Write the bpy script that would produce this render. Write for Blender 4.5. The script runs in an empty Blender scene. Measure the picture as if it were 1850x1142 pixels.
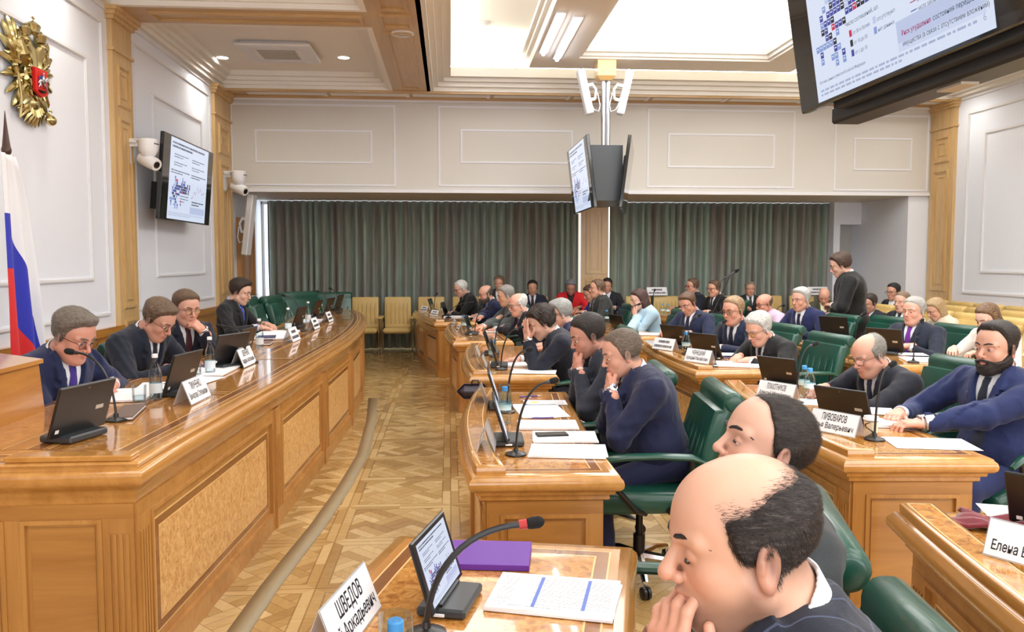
import bpy, math, random
import numpy as np
from mathutils import Vector, Matrix, Euler
random.seed(7); R=math.radians; PI=math.pi
F=1480.; CX=925.; CY=571.; H=1.6
_p=math.atan(101/F); _y=math.atan(113/F*math.cos(_p))
FW=Vector((math.sin(_y)*math.cos(_p),math.cos(_y)*math.cos(_p),-math.sin(_p)))
RT=Vector((math.cos(_y),-math.sin(_y),0)); UP=RT.cross(FW)
def ray(px,py): return FW+RT*((px-CX)/F)-UP*((py-CY)/F)
def atz(px,py,z):            # a point of the place measured from the photograph, at a known height
    r=ray(px,py); t=(z-H)/r.z; return Vector((r.x*t,r.y*t,z))
def wy(px,X):
    r=ray(px,500); return X*r.y/r.x
def aty(px,py,Y):            # ... at a known distance
    r=ray(px,py); t=Y/r.y; return Vector((r.x*t,Y,H+r.z*t))
COL=bpy.context.scene.collection
# ------------------------------------------------------------------ objects
def new_obj(name,me,parent=None):
    o=bpy.data.objects.new(name,me); COL.objects.link(o)
    if parent is not None: o.parent=parent
    return o
def empty(name,loc=(0,0,0),rz=0,label=None,cat=None,group=None):
    o=bpy.data.objects.new(name,None); COL.objects.link(o); o.empty_display_size=.1
    o.location=loc; o.rotation_euler=(0,0,rz)
    return tag(o,label,cat,group)
def tag(o,label=None,cat=None,group=None,kind=None):
    if label: o['label']=label
    if cat: o['category']=cat
    if group: o['group']=group
    if kind: o['kind']=kind
    return o
def kids(o): return [c for c in bpy.data.objects if c.parent==o]
def copy_tree(o,loc,rz,label=None,group=None,parent=None):
    ch=kids(o)
    c=o.copy(); COL.objects.link(c)
    if parent is None:
        c.location=loc; c.rotation_euler=(0,0,rz); c.scale=(1,1,1)
        if label: c['label']=label
        if group: c['group']=group
    else: c.parent=parent
    for k in ch: copy_tree(k,None,None,parent=c)
    return c
# ------------------------------------------------------------------ materials
def lin(c): return tuple(((v/255)/12.92 if v<=10 else (((v/255)+.055)/1.055)**2.4) for v in c)+(1,)
class NT:
    def __init__(s,name):
        s.m=bpy.data.materials.new(name); s.m.use_nodes=True; s.t=s.m.node_tree; s.n=s.t.nodes
        s.b=s.n['Principled BSDF']
    def node(s,typ,**kw):
        n=s.n.new(typ)
        for k,v in kw.items(): setattr(n,k,v)
        return n
    def link(s,a,b): s.t.links.new(a,b)
    def inp(s,n,i,v):
        if hasattr(v,'is_output') or isinstance(v,bpy.types.NodeSocket): s.link(v,n.inputs[i])
        else: n.inputs[i].default_value=v
    def math(s,op,a,b=0,c=None):
        n=s.node('ShaderNodeMath',operation=op); s.inp(n,0,a); s.inp(n,1,b)
        if c is not None: s.inp(n,2,c)
        return n.outputs[0]
    def mix(s,f,a,b,bt='MIX'):
        n=s.node('ShaderNodeMix',data_type='RGBA',blend_type=bt)
        s.inp(n,0,f); s.inp(n,6,a); s.inp(n,7,b); return n.outputs[2]
    def coord(s,scale=(1,1,1),kind='Object',rot=(0,0,0)):
        t=s.node('ShaderNodeTexCoord'); m=s.node('ShaderNodeMapping')
        m.inputs['Scale'].default_value=scale; m.inputs['Rotation'].default_value=rot
        s.link(t.outputs[kind],m.inputs['Vector']); return m.outputs[0]
    def noise(s,v,scale,detail=4,rough=.5,dist=0):
        n=s.node('ShaderNodeTexNoise'); s.link(v,n.inputs['Vector'])
        n.inputs['Scale'].default_value=scale; n.inputs['Detail'].default_value=detail
        n.inputs['Roughness'].default_value=rough; n.inputs['Distortion'].default_value=dist
        return n.outputs['Fac']
    def ramp(s,f,stops):
        n=s.node('ShaderNodeValToRGB'); s.link(f,n.inputs[0]); e=n.color_ramp.elements
        while len(e)<len(stops): e.new(.5)
        for k,(p,c) in enumerate(stops): e[k].position=p; e[k].color=c
        return n.outputs[0]
    def bump(s,h,strength=.2,dist=.01):
        n=s.node('ShaderNodeBump'); n.inputs['Strength'].default_value=strength; n.inputs['Distance'].default_value=dist
        s.link(h,n.inputs['Height']); s.link(n.outputs[0],s.b.inputs['Normal'])
    def color(s,c): s.inp(s.b,'Base Color',c)
    def set(s,**k):
        for a,v in k.items(): s.b.inputs[a.replace('_',' ')].default_value=v
        return s
def plain(name,c,rough=.5,metal=0,coat=0,spec=.5,emit=None,es=0,bump=None,var=0,alpha=None,sheen=0,trans=0,sss=0):
    t=NT(name); t.set(Roughness=rough,Metallic=metal,Coat_Weight=coat,Specular_IOR_Level=spec)
    col=lin(c)
    if var or bump: v=t.coord()
    if var:
        f=t.noise(v,var[0],5); t.color(t.mix(f,tuple(x*(1-var[1]) for x in col[:3])+(1,),tuple(min(1,x*(1+var[1])) for x in col[:3])+(1,)))
    else: t.color(col)
    if bump: t.bump(t.noise(v,bump[0],3),bump[1],bump[2] if len(bump)>2 else .003)
    if alpha: t.set(Alpha=alpha)
    if emit: t.b.inputs['Emission Color'].default_value=lin(emit); t.b.inputs['Emission Strength'].default_value=es
    if sheen: t.set(Sheen_Weight=sheen)
    if trans: t.set(Transmission_Weight=trans,IOR=1.45)
    if sss: t.set(Subsurface_Weight=sss,Subsurface_Scale=.01); t.b.inputs['Subsurface Radius'].default_value=(1,.35,.2)
    return t.m
def wood(name,c1,c2,rough=.25,coat=.4,scale=1,axis=0,band=14):
    t=NT(name); sc=[band,band,band]; sc[axis]=1.2
    v=t.coord(tuple(x*scale for x in sc)); n1=t.noise(v,1.3,6,.6,.6); v2=t.coord(tuple(x*scale*.25 for x in sc)); n2=t.noise(v2,1,2)
    f=t.math('ADD',t.math('MULTIPLY',n1,.6),t.math('MULTIPLY',n2,.45))
    t.color(t.ramp(f,[(.3,lin(c1)),(.75,lin(c2))])); t.set(Roughness=rough,Coat_Weight=coat,Coat_Roughness=.08)
    return t.m
def burl(name,c1,c2,c3,sc=26,rough=.15,coat=.8):
    t=NT(name); v=t.coord(); a=t.noise(v,sc,5,.6,1.2); b=t.noise(v,sc*3.5,3,.6,.4)
    col=t.ramp(a,[(.32,lin(c1)),(.5,lin(c2)),(.68,lin(c3))])
    sp=t.ramp(b,[(.56,(0,0,0,1)),(.72,(1,1,1,1))]); t.color(t.mix(t.math('MULTIPLY',sp,.45),col,lin(c1)))
    t.set(Roughness=rough,Coat_Weight=coat,Coat_Roughness=.04); return t.m
M={}
M['wood']=wood('honey_oak_veneer_upright',(150,98,42),(198,146,78),axis=2,rough=.35,coat=.25)
M['woodx']=wood('honey_oak_veneer',(150,98,42),(198,146,78),axis=0,rough=.3,coat=.3)
M['woody']=wood('honey_oak_veneer_long',(154,98,40),(204,146,74),axis=1,rough=.22,coat=.5)
M['lip']=wood('varnished_oak_moulding',(160,106,44),(208,154,84),axis=1,rough=.2,coat=.6)
M['light']=wood('pale_oak',(190,152,98),(226,194,142),axis=2,rough=.4,coat=.2)
M['lightx']=wood('pale_oak_long',(190,146,92),(222,184,128),axis=1,rough=.4,coat=.2)
M['dark']=wood('walnut_inlay',(100,58,24),(156,98,46),axis=1,rough=.2,coat=.5)
M['line']=plain('maple_stringing',(232,190,124),.3,coat=.5)
M['burl']=burl('burl_veneer',(150,92,36),(198,136,64),(222,170,100))
M['burlp']=burl('pale_burl_veneer',(178,124,66),(214,166,102),(232,192,132),sc=30,rough=.35,coat=.3)
M['bulk']=plain('bulkhead_paint',(214,210,203),.7)
M['wall']=plain('painted_plaster',(236,240,250),.7,bump=(220,.25,.002))
M['trim']=plain('white_moulding',(232,232,236),.55)
M['cream']=plain('cream_plaster',(240,236,228),.7)
M['ceil']=plain('ceiling_paint',(244,240,233),.8)
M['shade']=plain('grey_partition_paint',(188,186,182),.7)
M['black']=plain('black_plastic',(22,22,24),.35)
M['matte']=plain('black_foam',(14,14,15),.9,bump=(900,.6,.001))
M['grey']=plain('dark_grey_plastic',(52,56,60),.4)
M['bezel']=plain('glossy_black_bezel',(10,11,13),.12,coat=.5)
M['white']=plain('white_plastic',(236,236,238),.35)
M['chrome']=plain('chrome',(225,225,228),.12,1)
M['alu']=plain('brushed_aluminium',(200,202,206),.28,1)
M['gold']=plain('polished_gold',(204,190,138),.22,1)
M['brass']=plain('aged_brass',(156,122,64),.35,1)
M['paper']=plain('white_paper',(244,245,250),.6)
M['red']=plain('red_enamel',(214,24,22),.3)
M['silver']=plain('silver',(206,208,214),.25,1)
M['green']=NT('green_leather').set(Roughness=.34,Coat_Weight=.15,Specular_IOR_Level=.5)
_t=M['green']; _v=_t.coord(); _t.color(_t.mix(_t.noise(_v,6,3),lin((10,52,42)),lin((24,82,66)))); _t.bump(_t.noise(_v,260,2),.25,.001); M['green']=_t.m
M['beige']=plain('tan_leather',(208,178,112),.45,var=(5,.12),bump=(240,.2,.001))
M['lens']=None
def glass(name,c=(250,253,254),rough=.02):
    t=NT(name); t.n.remove(t.b); o=t.n['Material Output']
    tr=t.node('ShaderNodeBsdfTransparent'); tr.inputs[0].default_value=lin(c); g=t.node('ShaderNodeBsdfGlossy'); g.inputs['Roughness'].default_value=rough
    fr=t.node('ShaderNodeFresnel'); fr.inputs[0].default_value=1.45
    mx=t.node('ShaderNodeMixShader'); k=t.math('MULTIPLY',fr.outputs[0],.5); t.link(k,mx.inputs[0]); t.link(tr.outputs[0],mx.inputs[1]); t.link(g.outputs[0],mx.inputs[2]); t.link(mx.outputs[0],o.inputs[0])
    return t.m
M['glass']=glass('clear_glass'); M['acryl']=plain('frosted_acrylic',(214,216,220),.25,alpha=.5); M['pet']=glass('clear_plastic_bottle',(240,247,249),.1)
M['blue']=plain('blue_cap',(70,150,215),.4); M['label']=plain('bottle_label',(196,224,228),.5)
def printed(name,ax=1,dens=130,ink=(70,74,90),amt=.75):
    # paper printed with lines of small text: rows (axis 'ax') broken into words
    t=NT(name); tc=t.node('ShaderNodeTexCoord'); sp=t.node('ShaderNodeSeparateXYZ'); t.link(tc.outputs['Object'],sp.inputs[0])
    a=sp.outputs[ax]; b=sp.outputs[1-ax]
    row=t.math('FRACT',t.math('MULTIPLY',a,dens)); on=t.math('LESS_THAN',row,.42)
    rid=t.math('FLOOR',t.math('MULTIPLY',a,dens)); cb=t.node('ShaderNodeCombineXYZ'); t.link(t.math('MULTIPLY',b,220),cb.inputs[0]); t.link(t.math('MULTIPLY',rid,7.3),cb.inputs[1])
    n=t.node('ShaderNodeTexNoise'); t.link(cb.outputs[0],n.inputs[0]); n.inputs['Scale'].default_value=1.; n.inputs['Detail'].default_value=0
    w=t.math('GREATER_THAN',n.outputs['Fac'],.4)
    cb2=t.node('ShaderNodeCombineXYZ'); t.link(t.math('MULTIPLY',rid,.37),cb2.inputs[1]); n2=t.node('ShaderNodeTexNoise'); t.link(cb2.outputs[0],n2.inputs[0]); para=t.math('GREATER_THAN',n2.outputs['Fac'],.4)
    f=t.math('MULTIPLY',t.math('MULTIPLY',on,w),t.math('MULTIPLY',para,amt))
    t.color(t.mix(f,lin((246,247,252)),lin(ink))); t.set(Roughness=.6); return t.m
M['print']=printed('printed_page'); M['print2']=printed('printed_page_across',0)
def emitm(name,c,s):
    t=NT(name); t.color((0,0,0,1)); t.b.inputs['Emission Color'].default_value=lin(c); t.b.inputs['Emission Strength'].default_value=s; t.set(Roughness=.25); return t.m
# ------------------------------------------------------------------ mesh builder
class MB:
    def __init__(s): s.v=[]; s.f=[]; s.mi=[]; s.ms=[]; s.T=Matrix()
    def m(s,mat):
        if mat not in s.ms: s.ms.append(mat)
        return s.ms.index(mat)
    def add(s,vs,fs,mat):
        k=len(s.v); T=s.T; i=s.m(mat)
        s.v+= [tuple(T@Vector(v)) for v in vs]; s.f+=[tuple(k+a for a in f) for f in fs]; s.mi+=[i]*len(fs); return s
    def box(s,x0,x1,y0,y1,z0,z1,mat,bev=0):
        if bev: return s.rbox(x0,x1,y0,y1,z0,z1,mat,bev)
        vs=[(x,y,z) for z in (z0,z1) for y in (y0,y1) for x in (x0,x1)]
        return s.add(vs,[(0,2,3,1),(4,5,7,6),(0,1,5,4),(2,6,7,3),(0,4,6,2),(1,3,7,5)],mat)
    def rbox(s,x0,x1,y0,y1,z0,z1,mat,b):
        # box with bevelled edges
        vs=[];idx={}
        X=(x0,x1);Y=(y0,y1);Z=(z0,z1)
        for i in (0,1):
            for j in (0,1):
                for k in (0,1):
                    sx,sy,sz=(1-2*i),(1-2*j),(1-2*k)
                    for ax in range(3):
                        p=[X[i],Y[j],Z[k]]; d=(sx,sy,sz)
                        for q in range(3):
                            if q!=ax: p[q]+=d[q]*b
                        idx[(i,j,k,ax)]=len(vs); vs.append(tuple(p))
        fs=[]
        for ax in range(3):
            o=[q for q in range(3) if q!=ax]
            for e in (0,1):
                c=[]
                for (a,bb) in ((0,0),(1,0),(1,1),(0,1)):
                    t=[0,0,0]; t[ax]=e; t[o[0]]=a; t[o[1]]=bb; c.append(idx[(*t,ax)])
                fs.append(tuple(c))
            for (a,bb) in ((0,0),(1,0),(0,1),(1,1)):
                t0=[0,0,0]; t0[o[0]]=a; t0[o[1]]=bb; t1=list(t0); t1[ax]=1
                fs.append((idx[(*t0,o[0])],idx[(*t1,o[0])],idx[(*t1,o[1])],idx[(*t0,o[1])]))
        for i in (0,1):
            for j in (0,1):
                for k in (0,1): fs.append(tuple(idx[(i,j,k,a)] for a in range(3)))
        return s.add(vs,fs,mat)
    def prism(s,poly,z0,z1,mat,top=None):
        n=len(poly); vs=[(x,y,z0) for x,y in poly]+[(x,y,z1) for x,y in poly]
        s.add(vs,[(i,(i+1)%n,n+(i+1)%n,n+i) for i in range(n)],mat)
        s.add([(x,y,z0) for x,y in poly],[tuple(range(n))[::-1]],mat)
        return s.add([(x,y,z1) for x,y in poly],[tuple(range(n))],top or mat)
    def extr(s,poly,y0,y1,mat,ax=1):
        # polygon in (x,z) extruded along y  (ax=1) or in (y,z) along x (ax=0)
        n=len(poly); g=(lambda a,b,c:(a,c,b)) if ax==1 else (lambda a,b,c:(c,a,b))
        vs=[g(a,b,y0) for a,b in poly]+[g(a,b,y1) for a,b in poly]
        return s.add(vs,[(i,(i+1)%n,n+(i+1)%n,n+i) for i in range(n)]+[tuple(range(n))[::-1],tuple(range(n,2*n))],mat)
    def loft(s,rings,mat,cap=(1,1),closed=True,mats=None):
        n=len(rings[0]); vs=[p for r in rings for p in r]
        m=n if closed else n-1
        for k in range(len(rings)-1):
            s.add(rings[k]+rings[k+1],[(i,(i+1)%n,n+(i+1)%n,n+i) for i in range(m)],mats[k] if mats else mat)
        if cap[0]: s.add(rings[0],[tuple(range(n))[::-1]],mat)
        if cap[1]: s.add(rings[-1],[tuple(range(n))],mat)
        return s
    def tube(s,pts,r,mat,n=8,cap=(1,1)):
        pts=[Vector(p) for p in pts]; rs=r if isinstance(r,(list,tuple)) else [r]*len(pts)
        rings=[]; pn=None
        for i,p in enumerate(pts):
            d=(pts[min(i+1,len(pts)-1)]-pts[max(i-1,0)]).normalized()
            if pn is None: pn=d.orthogonal().normalized()
            pn=(pn-d*pn.dot(d)).normalized(); q=d.cross(pn)
            rings.append([tuple(p+(pn*math.cos(a)+q*math.sin(a))*rs[i]) for a in [2*PI*k/n for k in range(n)]])
        return s.loft(rings,mat,cap)
    def lathe(s,prof,mat,n=16,c=(0,0,0),cap=(1,1),mats=None):
        rings=[[(c[0]+r*math.cos(2*PI*k/n),c[1]+r*math.sin(2*PI*k/n),c[2]+z) for k in range(n)] for r,z in prof]
        return s.loft(rings,mat,cap,mats=mats)
    def ball(s,c,r,mat,n=10,m=6):
        r=r if isinstance(r,(tuple,list)) else (r,r,r)
        rings=[[(c[0]+r[0]*math.sin(t)*math.cos(2*PI*k/n),c[1]+r[1]*math.sin(t)*math.sin(2*PI*k/n),c[2]-r[2]*math.cos(t)) for k in range(n)] for t in [PI*(j+.08)/(m+.16) for j in range(m+1)]]
        return s.loft(rings,mat)
    def quad(s,a,b,c,d,mat): return s.add([a,b,c,d],[(0,1,2,3)],mat)
    def build(s,name,parent=None,smooth=None,sharp=35):
        me=bpy.data.meshes.new(name); me.from_pydata(s.v,[],s.f); me.materials.clear()
        for x in s.ms: me.materials.append(x)
        me.polygons.foreach_set('material_index',s.mi)
        import bmesh
        bm=bmesh.new(); bm.from_mesh(me); bmesh.ops.remove_doubles(bm,verts=bm.verts,dist=1e-5); bmesh.ops.recalc_face_normals(bm,faces=bm.faces)
        bm.to_mesh(me); bm.free()
        if smooth is not False:
            for p in me.polygons: p.use_smooth=True
            me.set_sharp_from_angle(angle=R(sharp))
        me.update(); return new_obj(name,me,parent)
def struct(o): o['kind']='structure'; return o
def mesh_np(name,v,f,mat,parent=None,col=None):
    me=bpy.data.meshes.new(name); nv=len(v); nf=len(f)
    me.vertices.add(nv); me.vertices.foreach_set('co',np.asarray(v,np.float32).ravel())
    me.loops.add(nf*4); me.loops.foreach_set('vertex_index',np.asarray(f,np.int32).ravel())
    me.polygons.add(nf); me.polygons.foreach_set('loop_start',np.arange(0,nf*4,4,dtype=np.int32)); me.polygons.foreach_set('loop_total',np.full(nf,4,np.int32))
    me.update(calc_edges=True); me.polygons.foreach_set('use_smooth',np.ones(nf,bool)); me.materials.append(mat)
    if col is not None:
        a=me.color_attributes.new('Col','FLOAT_COLOR','POINT'); c=np.ones((nv,4),np.float32); c[:,:3]=col; a.data.foreach_set('color',c.ravel())
    me.validate(); return new_obj(name,me,parent)
# ------------------------------------------------------------------ text
_fc={}
def text_mesh(txt,size,mat,xs=1.0,bold=0):
    """returns (verts,faces,width,height); characters in the local xy plane, origin lower left"""
    key=(txt,size,xs,bold)
    if key not in _fc:
        cu=bpy.data.curves.new('t','FONT'); cu.body=txt; cu.size=size; cu.resolution_u=2; cu.offset=bold
        o=bpy.data.objects.new('t',cu); COL.objects.link(o); bpy.context.view_layer.update()
        me=bpy.data.meshes.new_from_object(o.evaluated_get(bpy.context.evaluated_depsgraph_get()))
        vs=[(v.co.x*xs,v.co.y,0) for v in me.vertices]; fs=[tuple(p.vertices) for p in me.polygons]
        bpy.data.objects.remove(o); bpy.data.curves.remove(cu); bpy.data.meshes.remove(me)
        w=max([v[0] for v in vs] or [0]); _fc[key]=(vs,fs,w)
    return _fc[key]
def put_text(mb,txt,size,mat,org,ux,uy,fit=None,center=False,bold=0):
    vs,fs,w=text_mesh(txt,size,mat,bold=bold); k=1
    if fit: k=min(1,fit/w) if fit>0 else -fit/w
    ux=Vector(ux).normalized(); uy=Vector(uy).normalized(); org=Vector(org)
    if center: org=org-ux*(w*k/2)
    mb.add([tuple(org+ux*(x*k)+uy*y) for x,y,_ in vs],fs,mat)
# ================================================================== THE ROOM
XL=-3.37; XR=7.9; YB=13.0; YC=14.75; YN=-3.5; ZC=4.1; ZB=2.65
def parquet():
    t=NT('panel_parquet'); tc=t.node('ShaderNodeTexCoord'); sp=t.node('ShaderNodeSeparateXYZ'); t.link(tc.outputs['Object'],sp.inputs[0]); x,y=sp.outputs[0],sp.outputs[1]
    S=.66; m=t.math
    u=m('DIVIDE',x,S); v=m('DIVIDE',y,S)
    fu=m('SUBTRACT',m('FRACT',m('ADD',u,50)),.5); fv=m('SUBTRACT',m('FRACT',m('ADD',v,50)),.5)
    au=m('ABSOLUTE',fu); av=m('ABSOLUTE',fv); mx=m('MAXIMUM',au,av); border=m('GREATER_THAN',mx,.415)
    s=.2; p=m('ADD',m('DIVIDE',m('ADD',m('MULTIPLY',fu,S),m('MULTIPLY',fv,S)),1.414*s),50.5); q=m('ADD',m('DIVIDE',m('SUBTRACT',m('MULTIPLY',fu,S),m('MULTIPLY',fv,S)),1.414*s),50.5)
    par=m('MODULO',m('ADD',m('FLOOR',p),m('FLOOR',q)),2)
    fp=m('FRACT',p); fq=m('FRACT',q)
    # planks of the weave: three across, direction alternating
    acr=m('ADD',m('MULTIPLY',par,fp),m('MULTIPLY',m('SUBTRACT',1,par),fq)); alo=m('ADD',m('MULTIPLY',par,fq),m('MULTIPLY',m('SUBTRACT',1,par),fp))
    pid=m('FLOOR',m('MULTIPLY',acr,3)); seam=m('MAXIMUM',m('GREATER_THAN',m('ABSOLUTE',m('SUBTRACT',m('FRACT',m('MULTIPLY',acr,3)),.5)),.47),m('GREATER_THAN',m('ABSOLUTE',m('SUBTRACT',alo,.5)),.49))
    bside=m('GREATER_THAN',au,av)
    idv=t.node('ShaderNodeCombineXYZ'); nb=m('SUBTRACT',1,border)
    t.link(m('ADD',m('MULTIPLY',nb,m('ADD',m('FLOOR',p),m('MULTIPLY',m('FLOOR',u),7))),m('MULTIPLY',border,m('ADD',m('FLOOR',u),m('MULTIPLY',m('SIGN',fu),.3)))),idv.inputs[0])
    t.link(m('ADD',m('MULTIPLY',nb,m('ADD',m('FLOOR',q),m('MULTIPLY',m('FLOOR',v),5))),m('MULTIPLY',border,m('ADD',m('FLOOR',v),m('MULTIPLY',m('SIGN',fv),.3)))),idv.inputs[1])
    t.link(m('ADD',m('MULTIPLY',nb,pid),m('MULTIPLY',border,m('ADD',20,bside))),idv.inputs[2])
    wn=t.node('ShaderNodeTexWhiteNoise'); t.link(idv.outputs[0],wn.inputs[0])
    g1=t.noise(t.coord((30,4,1),rot=(0,0,R(45))),1.5,5,.65); g2=t.noise(t.coord((4,30,1),rot=(0,0,R(45))),1.5,5,.65)
    g=m('ADD',m('MULTIPLY',g1,par),m('MULTIPLY',g2,m('SUBTRACT',1,par)))
    f=m('ADD',m('MULTIPLY',wn.outputs['Value'],.62),m('MULTIPLY',g,.45))
    c=t.ramp(f,[(.1,lin((148,112,62))),(.5,lin((184,150,94))),(.95,lin((214,186,134)))])
    bs=m('MULTIPLY',m('GREATER_THAN',m('ABSOLUTE',m('SUBTRACT',mx,.415)),.006),1)
    edge=m('GREATER_THAN',mx,.494)
    dark=m('MAXIMUM',m('MAXIMUM',m('MULTIPLY',seam,nb),edge),m('SUBTRACT',1,bs))
    c=t.mix(m('MULTIPLY',dark,.55),c,lin((104,68,30))); t.color(c); t.set(Roughness=.22,Coat_Weight=.4,Coat_Roughness=.1)
    t.bump(g,.05,.002); return t.m
M['floor']=parquet()
M['strip']=plain('grey_brown_strip',(150,134,104),.45,var=(8,.1))
def curtain_mat():
    t=NT('grey_green_drapery'); v=t.coord((1,1,.03)); n=t.noise(v,7,3,.6); n2=t.noise(t.coord((1,1,.05)),38,2,.5); f=t.noise(t.coord(),320,2)
    g=t.math('ADD',t.math('MULTIPLY',n,.65),t.math('MULTIPLY',n2,.35))
    c=t.ramp(g,[(.34,lin((120,100,98))),(.45,lin((128,124,116))),(.55,lin((138,158,146))),(.66,lin((158,186,170)))])
    t.color(t.mix(t.math('MULTIPLY',f,.3),c,lin((176,180,170)))); t.set(Roughness=.65,Sheen_Weight=.3); return t.m
M['curtain']=curtain_mat()
PY0=wy(207,XL); PY1=wy(250,XL+.05); PY2=wy(389,XL)
# floor, plain walls
b=MB(); b.box(XL-.2,XR+.2,YN-.2,15.4,-.1,0,M['floor']); struct(b.build('floor'))
b=MB(); b.box(XL-.15,XL,YN,15.3,0,4.9,M['wall']); struct(b.build('wall_left'))
b=MB(); b.box(XR,XR+.15,YN,15.3,0,4.9,M['wall']); struct(b.build('wall_right'))
b=MB(); b.box(XL,XR,YN-.15,YN,0,4.9,M['wall']); struct(b.build('wall_near'))
# wall with the windows: parapet, lintel, side pieces
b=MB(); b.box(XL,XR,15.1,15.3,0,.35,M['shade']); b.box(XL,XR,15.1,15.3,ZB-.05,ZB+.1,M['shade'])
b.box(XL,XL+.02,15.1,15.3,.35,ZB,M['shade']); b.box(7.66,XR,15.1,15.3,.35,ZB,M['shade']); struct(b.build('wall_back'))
W=emitm('window_daylight',(235,244,255),3.2)
for i,(x0,x1) in enumerate(((XL+.02,2.35),(2.87,7.66))):
    o=MB(); o.box(x0,x1,15.2,15.22,.35,ZB-.05,W); w=struct(o.build('window_%d'%(i+1)))
    o=MB()
    for k in range(7):
        x=x0+(x1-x0)*k/6; o.box(max(x0,x-.03),min(x1,x+.03),15.12,15.19,.35,ZB-.05,M['white'])
    o.build('window_frame',w)
# bulkhead above the curtain bay
b=MB(); b.box(XL,XR,YB,15.3,ZB,ZC+.3,M['bulk'])
b.box(XL,XR,YB-.035,YB,ZB+.0,ZB+.05,M['trim']); b.box(XL,XR,YB-.05,YB,ZC-.06,ZC,M['trim'])
struct(b.build('wall_bulkhead'))
def frame_rect(b,p0,p1,ax,fix,out,w=.035,d=.018,mat=None):
    """rectangular moulding on a wall. ax 0: wall plane x=fix (spans y,z); ax 1: wall plane y=fix (spans x,z). out = +-1 side it stands out to"""
    mat=mat or M['trim']; (a0,z0),(a1,z1)=p0,p1
    def bx(A0,A1,Z0,Z1,dd):
        f0,f1=sorted((fix,fix+out*dd))
        if ax==0: b.box(f0,f1,A0,A1,Z0,Z1,mat)
        else: b.box(A0,A1,f0,f1,Z0,Z1,mat)
    for (ww,dd) in ((w,d*.55),(w*.55,d)):
        o=(w-ww)/2
        bx(a0+o,a1-o,z0+o,z0+o+ww,dd); bx(a0+o,a1-o,z1-o-ww,z1-o,dd); bx(a0+o,a0+o+ww,z0+o+ww,z1-o-ww,dd); bx(a1-o-ww,a1-o,z0+o+ww,z1-o-ww,dd)
n=1
for (x0,y0,x1,y1) in ((418,190,714,335),(792,195,1092,337),(1168,199,1437,339),(1505,209,1680,345)):
    b=MB(); A=aty(x0,y1,YB); B=aty(x1,y0,YB); zt=min(B.z,ZC-.1); frame_rect(b,(A.x,A.z),(B.x,zt),1,YB,-1,.03,.014)
    struct(b.build('trim_%d'%n)); n+=1
for (x0,y0,x1,y1) in ((461,236,672,294),(832,236,1035,295),(1206,243,1400,303),(1541,250,1648,308)):
    b=MB(); A=aty(x0,y1,YB); B=aty(x1,y0,YB); frame_rect(b,(A.x,A.z),(B.x,B.z),1,YB,-1,.03,.014)
    struct(b.build('trim_%d'%n)); n+=1
for (a,c,z0,z1) in ((3.0,PY0-.14,1.05,3.93),(3.8,wy(168,XL),1.4,3.5),(PY1+.12,PY2-.12,1.05,3.93),(wy(283,XL),wy(370,XL),1.4,3.5)):
    b=MB(); frame_rect(b,(a,z0),(c,z1),0,XL,1,.04,.02); struct(b.build('trim_%d'%n)); n+=1
for (a,c,z0,z1) in ((6.,12.1,1.08,3.85),(6.5,wy(1770,XR),1.4,3.5)):
    b=MB(); frame_rect(b,(a,z0),(c,z1),0,XR,-1,.05,.02); struct(b.build('trim_%d'%n)); n+=1
# crown mouldings of the wall tops
def crown(b,ax,fix,out,a0,a1,ztop,steps=((.02,.30),(.05,.16),(.09,.10),(.14,.05))):
    for d,h in steps:
        f0,f1=sorted((fix,fix+out*d)); z0=ztop-h
        if ax==0: b.box(f0,f1,a0,a1,z0,ztop,M['trim'])
        else: b.box(a0,a1,f0,f1,z0,ztop,M['trim'])
b=MB(); crown(b,0,XL,1,YN,PY0-.03,ZC+.25); struct(b.build('trim_%d'%n)); n+=1
b=MB(); crown(b,0,XL,1,PY1+.05,12.35,ZC+.25); struct(b.build('trim_%d'%n)); n+=1
b=MB(); crown(b,0,XR,-1,YN,12.3,ZC+.25); struct(b.build('trim_%d'%n)); n+=1
# wainscot
def wains(name,ax,fix,out,a0,a1):
    b=MB()
    for d,z0,z1 in ((.03,0,.86),(.05,0,.12),(.06,.86,.94),(.04,.84,.86)):
        f0,f1=sorted((fix,fix+out*d)); m=M['woody'] if ax==0 else M['woodx']
        if ax==0: b.box(f0,f1,a0,a1,z0,z1,m)
        else: b.box(a0,a1,f0,f1,z0,z1,m)
    struct(b.build(name))
wains('baseboard_left',0,XL,1,YN,15.1); wains('baseboard_right',0,XR,-1,YN,YB); wains('baseboard_near',1,YN,1,XL,XR)
# pilasters
def pilaster(ax,fix,out,a0,a1,n,zt=ZC,d=.05,cap=True):
    b=MB(); m=M['light']
    def bx(A0,A1,Z0,Z1,d0,d1,mm=m):
        f0,f1=sorted((fix+out*d0,fix+out*d1))
        if ax==0: b.box(f0,f1,A0,A1,Z0,Z1,mm)
        else: b.box(A0,A1,f0,f1,Z0,Z1,mm)
    bx(a0,a1,0,zt,0,d); w=a1-a0
    if cap:
        for k,(e,z0,z1) in enumerate(((.02,zt-.42,zt-.39),(.03,zt-.12,zt-.08),(.055,zt-.08,zt-.04),(.08,zt-.04,zt))): bx(a0-e,a1+e,z0,z1,0,d+e)
    for (z0,z1) in ((zt-.95,zt-.52),(zt-3.0,zt-1.05),(zt-3.55,zt-3.1)) if cap else ((.15,.75),(.85,1.25),(1.35,2.5)):
        if z1<.3: continue
        fr=MB(); frame_rect(b,(a0+w*.17,z0),(a1-w*.17,z1),ax,fix+out*d,out,w*.09,.022,m)
        frame_rect(b,(a0+w*.33,z0+w*.17),(a1-w*.33,z1-w*.17),ax,fix+out*d,out,w*.05,.012,m)
    struct(b.build('trim_%d'%n))
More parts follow.
